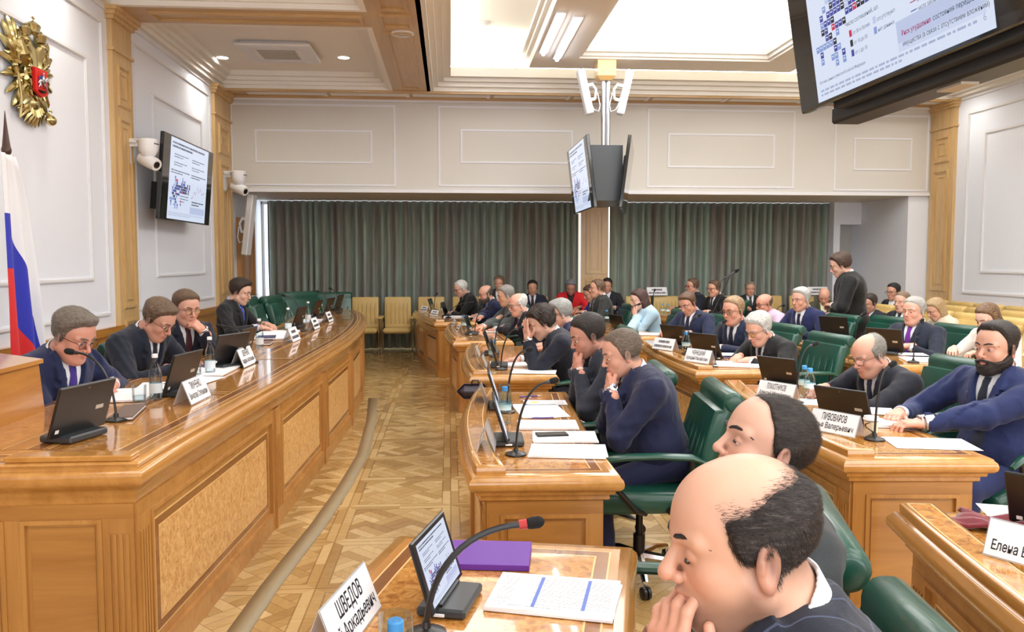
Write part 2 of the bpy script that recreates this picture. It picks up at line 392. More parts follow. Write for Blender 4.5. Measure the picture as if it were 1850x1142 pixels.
pilaster(0,XL,1,PY0,PY1,n); n+=1
pilaster(0,XL,1,PY2,12.98,n); n+=1
pilaster(0,XR,-1,12.35,12.98,n); n+=1
pilaster(0,XL,1,2.2,2.8,n); n+=1
pilaster(0,XR,-1,2.2,2.8,n); n+=1
pilaster(1,15.05,-1,2.36,2.86,n,ZB,.4,cap=False); n+=1
# right end of the curtain bay: column, partition, niche
b=MB(); b.box(7.52,XR,YB+.02,14.9,0,ZB,M['wall']); b.box(7.1,7.52,14.55,15.1,2.25,ZB,M['wall']); struct(b.build('wall_column'))
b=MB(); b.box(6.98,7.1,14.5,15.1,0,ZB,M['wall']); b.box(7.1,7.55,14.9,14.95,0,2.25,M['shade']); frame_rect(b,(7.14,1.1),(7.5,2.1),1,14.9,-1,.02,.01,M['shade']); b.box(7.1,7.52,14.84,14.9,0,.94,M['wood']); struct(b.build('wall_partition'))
# wooden door in the left wall of the bay
d1=MB(); d1.box(XL,XL+.05,13.35,14.3,0,2.28,M['wood']); frame_rect(d1,(13.35,0),(14.3,2.28),0,XL+.05,1,.09,.03,M['wood']); dr=struct(d1.build('door_1'))
d1=MB()
for z0,z1 in ((.2,.95),(1.1,2.05)): frame_rect(d1,(13.55,z0),(14.1,z1),0,XL+.05,1,.03,.02,M['wood'])
d1.build('door_panel',dr); d1=MB(); d1.tube([(XL+.06,14.12,1.02),(XL+.12,14.12,1.02),(XL+.12,14.0,1.02)],.01,M['brass']); d1.build('door_handle',dr)
# curtains
def curtain(x0,x1,label,seed):
    rnd=random.Random(seed); nx=int((x1-x0)/.012); xs=np.linspace(x0,x1,nx); ph=np.zeros(nx); 
    per=np.interp(xs,np.linspace(x0,x1,40),[rnd.uniform(.10,.18) for _ in range(40)]); ph=np.cumsum((x1-x0)/nx/per)*2*PI
    amp=np.interp(xs,np.linspace(x0,x1,60),[rnd.uniform(.045,.075) for _ in range(60)])
    zs=np.linspace(.03,ZB-.01,9); v=[];f=[]
    for j,z in enumerate(zs):
        k=1+.15*math.sin(j*.9); yy=YC+amp*np.sin(ph+.15*math.sin(j*.7))*k+.02*np.sin(ph*.37+j*.1)
        v+=list(zip(xs+.012*np.cos(ph)*k,yy,np.full(nx,z)))
    for j in range(8):
        for i in range(nx-1): a=j*nx+i; f.append((a,a+1,a+1+nx,a+nx))
    o=mesh_np('curtain',v,f,M['curtain']); s=o.modifiers.new('t','SOLIDIFY'); s.thickness=.004
    return tag(o,label,'curtain')
curtain(-3.2,2.33,'wide grey green curtain left of the wooden pillar',3)
curtain(2.9,6.98,'grey green curtain right of the wooden pillar',5)
# ------------------------------------------------------------------ ceiling
CZ=4.32; BX0,BX1=-.82,-.27; KX1=6.45
b=MB(); m=M['ceil']
b.box(XL,BX0,YN,12.45,CZ,CZ+.1,m); b.box(KX1+.5,XR,YN,12.45,CZ,CZ+.1,m); b.box(BX0,BX1,YN,12.45,CZ+.1,CZ+.2,m)
b.box(BX1,KX1+.5,YN,12.6,4.85,4.95,m); b.box(BX1-.05,BX1,YN,12.45,ZC,4.9,m); b.box(KX1,KX1+.05,YN,12.45,ZC,4.9,m); b.box(BX1,KX1,12.45,12.5,ZC,4.9,m)
struct(b.build('ceiling'))
def coffer_crown(x0,x1,y0,y1,zb,steps,mat,n):
    b=MB()
    for d,z0,z1 in steps:
        b.box(x0,x0+d,y0,y1,z0+zb,z1+zb,mat); b.box(x1-d,x1,y0,y1,z0+zb,z1+zb,mat); b.box(x0+d,x1-d,y1-d,y1,z0+zb,z1+zb,mat); b.box(x0+d,x1-d,y0,y0+d,z0+zb,z1+zb,mat)
    struct(b.build('trim_%d'%n))
st=((.06,0,.05),(.10,.05,.1),(.16,.1,.15),(.24,.15,.22))
coffer_crown(XL+.02,BX0,PY1+.05,12.45,ZC,st,M['cream'],n); n+=1
coffer_crown(XL+.02,BX0,YN,PY0,ZC,st,M['cream'],n); n+=1
coffer_crown(BX1,KX1,YN,12.45,ZC,((.05,0,.06),(.12,.06,.12),(.2,.12,.17),(.3,.17,.3)),M['cream'],n); n+=1
coffer_crown(KX1+.5,XR-.02,YN,12.45,ZC,((.06,0,.05),(.10,.05,.22)),M['cream'],n); n+=1
# wooden beams
def beam(x0,x1,y0,y1,n,fr):
    b=MB(); mm=M['lightx'] if y1-y0>x1-x0 else wood_x; b.box(x0,x1,y0,y1,ZC,ZC+.22,mm)
    for (fx0,fx1,fy0,fy1) in fr:
        for w,d in ((.05,.012),(.028,.024)):
            o=(.05-w)/2
            b.box(fx0+o,fx1-o,fy0+o,fy0+o+w,ZC-d,ZC,mm); b.box(fx0+o,fx1-o,fy1-o-w,fy1-o,ZC-d,ZC,mm); b.box(fx0+o,fx0+o+w,fy0+o+w,fy1-o-w,ZC-d,ZC,mm); b.box(fx1-o-w,fx1-o,fy0+o+w,fy1-o-w,ZC-d,ZC,mm)
    struct(b.build('trim_%d'%n))
wood_x=wood('pale_oak_crosswise',(178,140,92),(210,178,128),axis=0,rough=.4,coat=.2)
M['lightx']=wood('pale_oak_lengthwise',(178,140,92),(210,178,128),axis=1,rough=.4,coat=.2)
beam(BX0,BX1,YN,12.45,n,((BX0+.12,BX1-.12,PY1+.2,12.2),(BX0+.1,BX1-.1,PY0+.05,PY1),(BX0+.12,BX1-.12,5.2,PY0-.1),(BX0+.12,BX1-.12,1,5))); n+=1
beam(XL,BX0,PY0,PY1+.05,n,((XL+.35,BX0-.06,PY0+.12,PY1-.07),)); n+=1
beam(KX1,KX1+.5,YN,12.45,n,()); n+=1
b=MB(); b.box(XL,XR,12.45,YB-.0,ZC,ZC+.25,wood_x); b.box(XL,XR,12.42,12.47,ZC-.03,ZC,wood_x); b.box(XL,XR,12.9,12.95,ZC-.03,ZC,wood_x); struct(b.build('trim_%d'%n)); n+=1
M['grille']=plain('grille_grey',(186,180,168),.5)
for k in range(9):
    x=-3.0+k*1.23
    b=MB(); b.box(x,x+1.12,12.6,12.8,ZC-.006,ZC,M['grille'])
    for j in range(5): b.box(x,x+1.12,12.61+j*.038,12.62+j*.038,ZC-.014,ZC-.006,M['cream'])
    b.box(x+1.12,x+1.17,12.58,12.82,ZC-.018,ZC,M['white'])
    tag(b.build('air_grille'),'slim grey air grille set in the oak beam above the far wall','air grille','air grilles in the beam along the far wall')
# hanging ring slab; glow added for the cove lit ceiling in its opening
RX0,RX1,OX0,OX1,RY,OY=1.15,5.0,1.78,4.45,11.9,11.3; RZ=4.35
b=MB(); m=M['ceil']
b.box(RX0,OX0,YN,RY,RZ,RZ+.14,m); b.box(OX1,RX1,YN,RY,RZ,RZ+.14,m); b.box(OX0,OX1,OY,RY,RZ,RZ+.14,m)
for d,z0,z1 in ((.05,.14,.2),(.1,.2,.26)):
    b.box(RX0-d,RX0+.1,YN,RY+d,RZ+z0,RZ+z1,M['cream']); b.box(RX1-.1,RX1+d,YN,RY+d,RZ+z0,RZ+z1,M['cream']); b.box(RX0+.1,RX1-.1,RY-.1,RY+d,RZ+z0,RZ+z1,M['cream'])
for d,z0,z1 in ((.04,.03,.08),(.08,.08,.14)):
    b.box(OX0,OX0+d,YN,OY,RZ+z0,RZ+z1,M['cream']); b.box(OX1-d,OX1,YN,OY,RZ+z0,RZ+z1,M['cream']); b.box(OX0+d,OX1-d,OY-d,OY,RZ+z0,RZ+z1,M['cream'])
b.box(RX0,RX1,YN,RY,RZ+.26,4.85,m)
struct(b.build('ceiling_slab'))
LUM=emitm('cove_lit_ceiling_emission',(255,250,240),2.1)
b=MB(); b.box(OX0,OX1,YN,OY,RZ+.14,RZ+.16,LUM); tag(b.build('cove_lit_ceiling_glow'),'big cove lit ceiling field with added glow, framed by the hanging ceiling slab','ceiling light')
TUB=emitm('tube_light',(244,248,255),14)
for x,y0,y1,l in ((1.42,9.35,11.3,'long white strip light under the ceiling slab, the one nearer the slab opening'),(1.2,9.2,11.0,'long white strip light at the outer left edge of the ceiling slab')):
    e=empty('strip_light',(x+.05,(y0+y1)/2,RZ),0,l,'ceiling light'); L=(y1-y0)/2
    b=MB(); b.rbox(-.06,.06,-L,L,-.02,0,M['white'],.005); b.build('housing',e)
    b=MB(); b.tube([(0,-L+.03,-.03),(0,L-.03,-.03)],.028,TUB,10); b.build('tube',e)
# cove lighting strips lying on the crown
COV=emitm('cove_strip',(255,250,236),26)
for nm,(x0,x1,y0,y1),l in (('cove_light',(BX1+.12,BX1+.2,0,12.1),'hidden light strip in the cove beside the long oak beam'),('cove_light',(BX1+.3,KX1-.3,12.17,12.25),'hidden light strip in the cove along the far end'),('cove_light',(KX1-.2,KX1-.12,0,12.1),'hidden light strip in the cove on the right side')):
    b=MB(); b.box(x0,x1,y0,y1,ZC+.3,ZC+.32,COV); tag(b.build(nm),l,'ceiling light')
# downlights
DL=emitm('downlight_glow',(255,252,244),16)
dls=[atz(402,103,CZ),atz(437,134,CZ),atz(536,134,CZ),atz(628,136,CZ),atz(621,103,CZ),Vector((7.28,11.9,CZ)),Vector((-3.0,7.3,CZ)),Vector((-2.1,6.3,CZ)),Vector((-1.4,7.3,CZ)),Vector((-1.4,4.5,CZ)),Vector((-3.0,4.5,CZ)),Vector((7.25,9.5,CZ)),Vector((7.25,7,CZ))]
nm=['beside the left wall, nearest the air conditioner','in the far left corner','left of centre in the far row','at the right end of the far row','just right of the air conditioner','above the right wall panel']
root=None
for k,p in enumerate(dls):
    lab='round lit downlight in the ceiling '+(nm[k] if k<6 else 'outside the view'); 
    if root is None:
        root=empty('downlight',p,0,lab,'downlight','round ceiling downlights')
        b=MB(); b.lathe([(.095,0),(.095,-.008),(.078,-.012),(.075,-.004),(.075,0)],M['white'],20,cap=(0,0)); b.build('trim_ring',root)
        b=MB(); b.lathe([(.074,-.003),(.06,-.008),(.001,-.009)],DL,20,cap=(1,1)); b.build('diffuser',root); first=root
    else: copy_tree(first,p,0,lab,'round ceiling downlights')
    if p.y>9 or p.x<0:
        ld=bpy.data.lights.new('downlight_lamp','SPOT'); ld.energy=62; ld.spot_size=R(165); ld.spot_blend=1; ld.shadow_soft_size=.07; ld.color=(1,.95,.86)
        lo=new_obj('downlight_lamp',ld); lo.location=(p.x,p.y,p.z-.03)
p=atz(727,60,ZC)
e=empty('ceiling_speaker',p,0,'round unlit white ceiling speaker in the oak beam crossing','ceiling speaker')
b=MB(); b.lathe([(.13,0),(.13,-.012),(.11,-.018),(.105,-.01)],M['white'],28,cap=(0,0)); b.build('rim',e)
b=MB(); b.lathe([(.105,-.008),(.05,-.012),(.001,-.012)],plain('perforated_white',(205,205,208),.6,bump=(700,.8,.002)),28); b.build('mesh_cover',e)
p=aty(875,40,9.6); p=atz(875,40,4.85)
e=empty('smoke_detector',p,0,'small white smoke detector on the bright cove ceiling','smoke detector'); b=MB(); b.lathe([(.09,0),(.09,-.02),(.06,-.045),(.03,-.06),(.001,-.06)],M['white'],16); b.build('housing',e)
# air conditioner cassettes
def cassette(c,label):
    e=empty('air_conditioner',(c[0],c[1],CZ),0,label,'air conditioner')
    b=MB(); b.rbox(-.47,.47,-.47,.47,-.07,-.03,M['white'],.02); b.box(-.4,.4,-.4,.4,-.03,0,M['white']); b.build('panel',e)
    b=MB()
    for k in range(9): b.box(-.21,.21,-.2+k*.045,-.17+k*.045,-.085,-.07,M['grille'])
    b.box(-.24,.24,-.24,.24,-.072,-.07,M['shade']); b.build('intake_grille',e)
    for i in range(4):
        b=MB(); b.T=Matrix.Rotation(i*PI/2,4,'Z'); b.rbox(-.3,.3,.31,.4,-.078,-.07,M['trim'],.003); b.build('vane',e)
cassette((-2.18,11.0),'square white ceiling air conditioner among the downlights at the left')
cassette((7.3,10.6),'square white ceiling air conditioner above the right wall')
# ================================================================== FURNITURE
def inset(poly,d):
    n=len(poly); out=[]
    for i in range(n):
        p0,p1,p2=Vector(poly[i-1][:2]),Vector(poly[i][:2]),Vector(poly[(i+1)%n][:2])
        a=(p1-p0).normalized(); c=(p2-p1).normalized(); na=Vector((-a.y,a.x)); nc=Vector((-c.y,c.x))
        m=(na+nc); m=m.normalized() if m.length>1e-6 else na; k=max(.35,m.dot(na)); out.append(tuple(p1+m*(d/k)))
    return out
def ringband(b,poly,d0,d1,z,mat):
    A=[(x,y,z) for x,y in inset(poly,d0)]; B=[(x,y,z) for x,y in inset(poly,d1)]; n=len(A)
    b.add(A+B,[(i,(i+1)%n,n+(i+1)%n,n+i) for i in range(n)],mat)
def seg_frame(A,B):
    A=Vector((A[0],A[1],0)); B=Vector((B[0],B[1],0)); u=(B-A).normalized(); nrm=Vector((u.y,-u.x,0))
    T=Matrix.Identity(4); T.col[0][:3]=u; T.col[1][:3]=nrm; T.col[2][:3]=(0,0,1); T.col[3][:3]=A
    return T,(B-A).length
def panel_side(b,A,B,z0,z1,style='plain',np_=1,flute=0):
    """frame-and-panel work on a vertical side from A to B (outside on the right of A->B)"""
    T,L=seg_frame(A,B); old=b.T; b.T=old@T; w=M['wood']; wx=M['woodx']; s=.055
    b.box(0,L,0,.012,z0,z0+.10,wx); b.box(0,L,0,.010,z1-.055,z1,wx)
    fl=.11 if flute else s
    cells=[fl+(L-2*fl)*k/np_ for k in range(np_+1)]
    b.box(0,fl,0,.012,z0+.1,z1-.055,w); b.box(L-fl,L,0,.012,z0+.1,z1-.055,w)
    if flute:
        for x0 in (0,L-fl):
            for k in range(4):
                x=x0+.022+k*.022; b.box(x-.006,x+.006,.012,.017,z0+.17,z1-.11,w)
    for k in range(1,np_): b.box(cells[k]-s/2,cells[k]+s/2,0,.012,z0+.1,z1-.055,w)
    for k in range(np_):
        x0=cells[k]+(s/2 if k else 0); x1=cells[k+1]-(s/2 if k<np_-1 else 0); a0=z0+.1; a1=z1-.055
        for o,wd,d in ((0,.016,.018),):
            b.box(x0,x1,0,d,a0,a0+wd,w); b.box(x0,x1,0,d,a1-wd,a1,w); b.box(x0,x0+wd,0,d,a0+wd,a1-wd,w); b.box(x1-wd,x1,0,d,a0+wd,a1-wd,w)
        if style=='burl':
            m1=.055
            def rq(i,mat,y):
                b.box(x0+i,x1-i,0,y,a0+i,a1-i,mat)
            rq(m1,M['line'],.0015); rq(m1+.006,M['dark'],.0022); rq(m1+.038,M['line'],.0029); rq(m1+.043,M['burlp'],.0036)
        else: b.box(x0+.03,x1-.03,0,.003,a0+.03,a1-.03,wx)
    b.T=old
LIPP=[(.06,.645),(.05,.652),(.05,.668),(.032,.676),(.03,.688),(.012,.696),(.002,.708),(0,.722),(.004,.738),(.014,.748),(.016,.754),(.028,.76)]
def desk(NL,FL,w,bulge,label,group,nbottle=0,ztop=.76,nf=2,ledge=True,nr=None):
    NL=Vector(NL).to_2d() if len(NL)>2 else Vector(NL); FL=Vector(FL).to_2d() if len(FL)>2 else Vector(FL)
    d=FL-NL; L=d.length; yaw=math.atan2(d.y,d.x)-PI/2
    e=empty('delegate_desk',(NL.x,NL.y,0),yaw,label,'desk',group)
    fr=[(-bulge*(1-(2*t-1)**2),L*t) for t in [k/10 for k in range(11)]]
    rt=[(w-bulge*.35*(1-(2*t-1)**2),L*t) for t in [k/4 for k in range(5)]]
    poly=rt+fr[::-1]   # counter-clockwise
    dz=ztop-.76
    b=MB(); rings=[[(x,y,z+dz) for x,y in inset(poly,i)] for i,z in LIPP]
    b.loft(rings,M['lip'],cap=(1,1)); t=b.build('desktop',e,sharp=50)
    b=MB(); z=ztop+.0008
    A=[(p[0],p[1],z) for p in inset(poly,.05)]; b.add(A,[tuple(range(len(A)))],M['woody'])
    inner=[(x,y) for x,y in poly]
    ringband(b,poly,.075,.08,z+.0005,M['line']); ringband(b,poly,.08,.115,z+.0005,M['dark']); ringband(b,poly,.115,.12,z+.0005,M['line'])
    Bp=[(p[0],p[1],z+.0005) for p in inset(poly,.12)]; b.add(Bp,[tuple(range(len(Bp)))],M['burl']); b.build('inlay',e,smooth=False)
    if ledge:
        b=MB(); l0=[(x+.03,max(.035,min(L-.035,y))) for x,y in fr]; l1=[(x+.145,max(.035,min(L-.035,y))) for x,y in fr]
        pl=l1+l0[::-1]
        rr=[[(x,y,zz+ztop) for x,y in inset(pl,i)] for i,zz in ((0,0),(0,.026),(.003,.03),(.008,.034))]
        b.loft(rr,M['lip'],cap=(0,1)); zz=ztop+.0345; A=[(x,y,zz) for x,y in inset(pl,.022)]; b.add(A,[tuple(range(len(A)))],M['burl']); ringband(b,pl,.017,.022,zz+.0003,M['line']); b.build('nameplate_ledge',e,sharp=50)
    fb=[(-bulge*(1-(2*t-1)**2),L*t) for t in [k/nf for k in range(nf+1)]]
    bp=inset([(w,0),(w,L)]+fb[::-1],.075)
    b=MB(); b.prism(bp,0,.65+dz,M['wood']); n=len(bp)
    # sides: bp[0]->bp[1] rear, bp[1]->bp[2] far end, then the front, last = near end
    panel_side(b,bp[1],bp[2],0,.645+dz,'plain'); 
    for k in range(2,n-1): panel_side(b,bp[k],bp[k+1],0,.645+dz,'burl',1,flute=1)
    panel_side(b,bp[n-1],bp[0],0,.645+dz,'plain'); b.build('carcass',e,smooth=False)
    return e
D={}
def P2(v): return (v[0],v[1])
dg='delegate desks in curved rows'
D[1]=desk((-.52,.95),(-.17,2.50),.74,.03,'desk nearest the camera with the lit tablet and purple case',dg,ledge=False)
D[2]=desk((.07,3.13),(.15,5.20),.61,.07,'curved desk behind the nearest one, before the two men with clasped hands',dg)
D[3]=desk((.14,5.92),(.17,8.0),.66,.06,'desk where the curly haired man hides his face',dg)
D[4]=desk((.03,8.45),(-.04,10.6),.64,.06,'fourth desk along the aisle, with the white moustached man',dg)
D[5]=desk((-.21,11.05),(-.60,13.3),.60,.03,'farthest desk of the aisle row, below the tan chairs',dg)
D[6]=desk((1.66,3.30),(1.82,5.40),.66,.07,'second row desk with paper cup and bearded man',dg)
D[7]=desk((1.86,6.06),(1.92,8.15),.55,.06,'second row desk of the white haired man in black',dg)
D[8]=desk((1.85,8.8),(1.55,10.9),.6,.04,'second row desk of the woman in light blue',dg)
D[9]=desk((1.45,11.4),(1.05,13.0),.58,.02,'farthest desk of the second row near the wooden pillar',dg)
D[10]=desk((3.38,6.25),(3.42,8.35),.66,.05,'third row desk of the man with the purple tie',dg)
D[11]=desk((3.35,9.0),(3.1,11.0),.6,.04,'third row desk of the man in the pink shirt',dg)
D[12]=desk((3.2,11.3),(2.75,12.9),.62,.02,'farthest desk of the third row, below the microphone stand',dg)
D[13]=desk((1.18,.55),(1.47,2.62),.8,.04,'desk cut off by the right edge, with the dark red cloth',dg)
# ------------------------------------------------------------------ presidium table
fr=[(-1.10,2.97),(-1.085,3.38),(-1.06,3.84),(-1.035,4.3),(-1.0,4.9),(-.97,5.8),(-.935,6.8),(-.91,7.6),(-.915,8.4),(-.945,9.2),(-1.01,10.1),(-1.12,11.0),(-1.28,11.8),(-1.5,12.3),(-1.8,12.5)]
bk=[(-2.15,12.2),(-2.1,11.4),(-2.0,10.4),(-1.92,9.2),(-1.9,8.0),(-1.93,6.8),(-2.0,5.6),(-2.08,4.6),(-2.2,3.6),(-2.3,2.95)]
PP=bk[::-1]+[]  # placeholder order
poly=fr+bk
area=sum(poly[i-1][0]*poly[i][1]-poly[i][0]*poly[i-1][1] for i in range(len(poly)))
if area<0: poly=poly[::-1]
pres=empty('presidium_table',(-1.7,8,0),0,'long curved varnished presidium table with pale burl panels at the left','table')
lp=[(x+1.7,y-8) for x,y in poly]; ZP=.88; dz=ZP-.76
PL=[(.045,.60),(.04,.608),(.04,.63),(.03,.64),(.026,.66),(.010,.672),(0,.69),(0,.71),(.008,.726),(.02,.732),(.022,.742),(.016,.75),(.02,.757),(.03,.76)]
b=MB(); b.loft([[(x,y,z+dz) for x,y in inset(lp,i)] for i,z in PL],M['lip']); b.build('tabletop',pres,sharp=50)
b=MB(); z=ZP+.001
A=[(p[0],p[1],z) for p in inset(lp,.045)]; b.add(A,[tuple(range(len(A)))],M['woody'])
for d0,d1,mt in ((.075,.081,'line'),(.11,.116,'line'),(.116,.16,'dark'),(.16,.166,'line')): ringband(b,lp,d0,d1,z+.0006,M[mt])
A=[(p[0],p[1],z+.0006) for p in inset(lp,.166)]; b.add(A,[tuple(range(len(A)))],M['burl'])
def frpt(t):  # along the front, t in metres of y
    xs=[p[1] for p in fr]; return np.interp(t,xs,[p[0] for p in fr])
def bkpt(t):
    xs=[p[1] for p in bk[::-1]]; return np.interp(t,xs,[p[0] for p in bk[::-1]])
ys=np.linspace(3.25,12.3,40)
def strip(off0,off1,mat,zz,y0=3.2,y1=11.7):
    pts=[t for t in np.linspace(y0,y1,36)]; vs=[];
    for t in pts: vs+=[(frpt(t)-off0+1.7,t-8,zz),(frpt(t)-off1+1.7,t-8,zz)]
    b.add(vs,[(2*i,2*i+1,2*i+3,2*i+2) for i in range(len(pts)-1)],mat)
strip(.40,.64,M['woody'],z+.0012); strip(.43,.436,M['line'],z+.0018); strip(.46,.51,M['dark'],z+.0018); strip(.512,.518,M['line'],z+.0018); strip(.6,.606,M['line'],z+.0018)
for t in (4.45,6.0,7.6,9.1,10.6):
    x0,x1=frpt(t),bkpt(t)
    for o,wd,mt in ((0,.10,'woody'),(.02,.006,'line'),(.078,.006,'line'),(.047,.006,'dark')):
        b.add([(x1+.17+1.7,t-8+o,z+.0024+o*.004),(x0-.17+1.7,t-8+o,z+.0024+o*.004),(x0-.17+1.7,t-8+o+wd,z+.0024+o*.004),(x1+.17+1.7,t-8+o+wd,z+.0024+o*.004)],[(0,1,2,3)],M[mt])
b.build('inlay',pres,smooth=False)
bs=[2.97,4.94,6.5,8.0,9.4,10.8,11.8]; fb=[(frpt(t)+1.7,t-8) for t in bs]
base=fb+[(-1.8+1.7,12.45-8),(-2.0+1.7,12.0-8)]+[(bkpt(t)+1.7+.25,t-8) for t in (10.8,9,7,5,2.97)]
bp=inset(base,.05)
b=MB(); b.prism(bp,0,.605+dz,M['wood'])
for k in range(len(bs)-1):
    panel_side(b,bp[k],bp[k+1],0,.60+dz,'burl',1,flute=1)
panel_side(b,bp[6],bp[7],0,.6+dz,'plain'); panel_side(b,bp[-1],bp[0],0,.60+dz,'plain',2,flute=1)
for k in range(1,7):    # pilaster strips where the sections meet
    x,y=bp[k]; b.box(x-.03,x+.022,y-.06,y+.06,0,.60+dz,M['wood'])
    for q in range(3): b.box(x+.022,x+.027,y-.04+q*.03,y-.028+q*.03,.12,.56,M['wood'])
b.build('carcass',pres,smooth=False)
b=MB(); b.rbox(.12,.56,-5.01,-4.93,ZP,ZP+.022,M['lip'],.004); b.build('end_strip',pres)
# floor strip along the table
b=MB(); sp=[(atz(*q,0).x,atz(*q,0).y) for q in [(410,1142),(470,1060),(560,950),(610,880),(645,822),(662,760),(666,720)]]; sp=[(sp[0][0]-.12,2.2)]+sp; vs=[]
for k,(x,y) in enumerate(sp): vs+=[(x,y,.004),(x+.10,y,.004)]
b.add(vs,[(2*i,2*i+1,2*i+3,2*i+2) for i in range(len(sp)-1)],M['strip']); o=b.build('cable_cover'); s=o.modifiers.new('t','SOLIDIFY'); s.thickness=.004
tag(o,'flat grey brown strip curving on the parquet along the long table','cable cover')
# lectern box
lec=empty('lectern',(-2.15,3.33,ZP),0,'plain wooden lectern box with a golden eagle standing on the long table','lectern')
b=MB(); b.extr([(.22,0),(.20,.235),(-.18,.29),(-.2,0)],-.85,.70,M['woody']); b.build('body',lec,smooth=False)
b=MB(); b.extr([(.215,.23),(.215,.25),(-.2,.31),(-.2,.29)],-.87,.715,M['lip']); b.build('top_board',lec,smooth=False)
# ------------------------------------------------------------------ gilded eagle
def eagle(name,parent_or_none,T,sc,label=None,shield=True):
    G=M['gold']; e=None
    if label:
        e=empty(name,T.translation,0,label,'coat of arms'); e.location=T.translation; e.scale=(1,1.3,1)
    else:
        e=new_obj(name,None,parent_or_none); e.matrix_local=T
    def B(): b=MB(); b.T=Matrix.Scale(sc,4); return b
    for s in (-1,1):
        b=B()
        # wing: bone plus three rows of feathers fanning out; x=outwards of the wall, y=sideways, z=up
        for row,(n,l0,l1,r0) in enumerate(((9,.27,.36,.028),(8,.17,.24,.024),(6,.1,.14,.022))):
            for k in range(n):
                a=R(112-k*(165/(n-1))) ; l=l0+(l1-l0)*math.sin(PI*k/(n-1)*.8)
                base=Vector((0.0,s*(.13+.05*math.sin(a)),.08+.10*math.sin(a)-.02*k/n)); d=Vector((0,s*math.cos(a)*.62,math.sin(a)))
                if d.z>0: d.z*=1.05
                tip=base+d*l
                b.tube([base+Vector((.02*row,0,0)),base.lerp(tip,.5)+Vector((.025+.018*row,0,0)),base.lerp(tip,.85)+Vector((.012+.014*row,0,0)),tip+Vector((.004,0,0))],[r0*.7,r0,r0*.8,.004],G,6)
        b.tube([(.03,s*.05,.12),(.06,s*.13,.2),(.05,s*.16,.34)],[.045,.05,.02],G,8); b.build('wing',e)
        b=B(); # head and neck turned outwards, beak, crown
        b.tube([(.05,s*.03,.12),(.07,s*.05,.24),(.07,s*.10,.31)],[.06,.045,.036],G,8); b.ball((.07,s*.115,.325),(.04,.045,.04),G,10,6)
        b.tube([(.07,s*.14,.33),(.07,s*.185,.325),(.065,s*.2,.3)],[.022,.013,.003],G,6); b.tube([(.07,s*.14,.315),(.07,s*.175,.3)],[.012,.004],G,5)
        b.lathe([(.03,0),(.04,.03),(.05,.06),(.03,.075),(.012,.085)],G,8,c=(.07,s*.105,.36)); b.ball((.07,s*.105,.455),.012,G,6,4)
        for k in range(5): b.tube([(.08+.02*math.cos(k*1.3),s*.11,.16+k*.028),(.1,s*.07+.01*math.sin(k),.12+k*.026)],[.018,.003],G,5)
        b.build('head',e)
        b=B(); b.tube([(.03,s*.05,-.12),(.05,s*.11,-.19),(.05,s*.16,-.24)],[.055,.04,.02],G,8)
        for k in (-1,0,1,2): b.tube([(.05,s*.16,-.24),(.07,s*(.18+.02*k),-.27),(.05,s*(.19+.025*k),-.30+.01*k)],[.014,.012,.003],G,5)
        if s<0: b.tube([(.06,-.2,-.36),(.07,-.19,-.2),(.07,-.22,.0),(.06,-.24,.05)],[.01,.012,.012,.02],G,6); b.ball((.06,-.24,.07),.025,G,8,5)
        else:
            b.ball((.06,.22,-.30),(.045,.055,.05),G,12,8); b.tube([(.06,.22,-.25),(.06,.22,-.2)],[.006,.006],G,5); b.box(.054,.066,.2,.24,-.225,-.215,G)
        b.build('leg',e)
    b=B(); b.ball((.03,0,.0),(.07,.11,.2),G,14,10)
    for k in range(26):
        a=k*2.4; b.tube([(.08,.09*math.sin(a),.17-k*.012),(.1,.095*math.sin(a)+.004,.13-k*.012)],[.018,.003],G,5)
    b.build('body',e)
    b=B()
    for k in range(9):
        a=R(-90+(k-4)*13); b.tube([(.02,.02*(k-4),-.15),(.05,.14*math.cos(a),-.15+.17*math.sin(a)),(.02,.2*math.cos(a)*1.15,-.15+.26*math.sin(a))],[.03,.028,.004],G,6)
    b.ball((.05,0,-.2),(.04,.07,.06),G,10,6); b.build('tail',e)
    b=B(); b.ball((.07,0,.44),(.045,.05,.045),G,10,6); b.lathe([(.045,0),(.05,.03),(.06,.06),(.035,.085),(.01,.1)],G,10,c=(.07,0,.42))
    b.tube([(.07,0,.52),(.07,0,.56)],[.006,.006],G,5); b.box(.064,.076,-.02,.02,.54,.55,G); b.tube([(.05,-.1,.4),(.06,-.03,.42),(.06,.03,.42),(.05,.1,.4)],.012,G,6); b.build('crown',e)
    if shield:
        b=B(); pl=[(-.085,.1),(.085,.1),(.085,-.1),(.05,-.125),(0,-.145),(-.05,-.125),(-.085,-.1)]; b.extr(pl,.1,.125,M['red'],ax=0); sh=b.build('shield',e,smooth=False)
        b=B(); S_=M['silver']; b.ball((.135,.0,-.005),(.015,.042,.022),S_,10,6); b.tube([(.135,.03,.0),(.14,.05,.035),(.138,.065,.03)],[.016,.012,.007],S_,6)
        for y0,y1 in ((.03,.055),(.02,.03),(-.03,-.02),(-.035,-.05)): b.tube([(.13,y0,-.015),(.135,(y0+y1)/2,-.045),(.13,y1,-.065)],[.009,.006,.004],S_,5)
        b.tube([(.135,-.035,.0),(.13,-.055,-.03)],[.008,.003],S_,5); b.build('horse',sh)
        b=B(); b.tube([(.14,0,.01),(.142,-.002,.045)],[.014,.012],S_,6); b.ball((.142,0,.062),.011,S_,6,5); b.tube([(.15,-.02,.06),(.15,.05,-.1)],.0035,S_,5); b.build('rider',sh)
        b=B(); b.add([(.132,-.005,.045),(.132,-.045,.03),(.132,-.05,.0),(.132,-.01,.01)],[(0,1,2,3)],plain('blue_cloak',(40,70,150),.5)); b.build('cloak',sh)
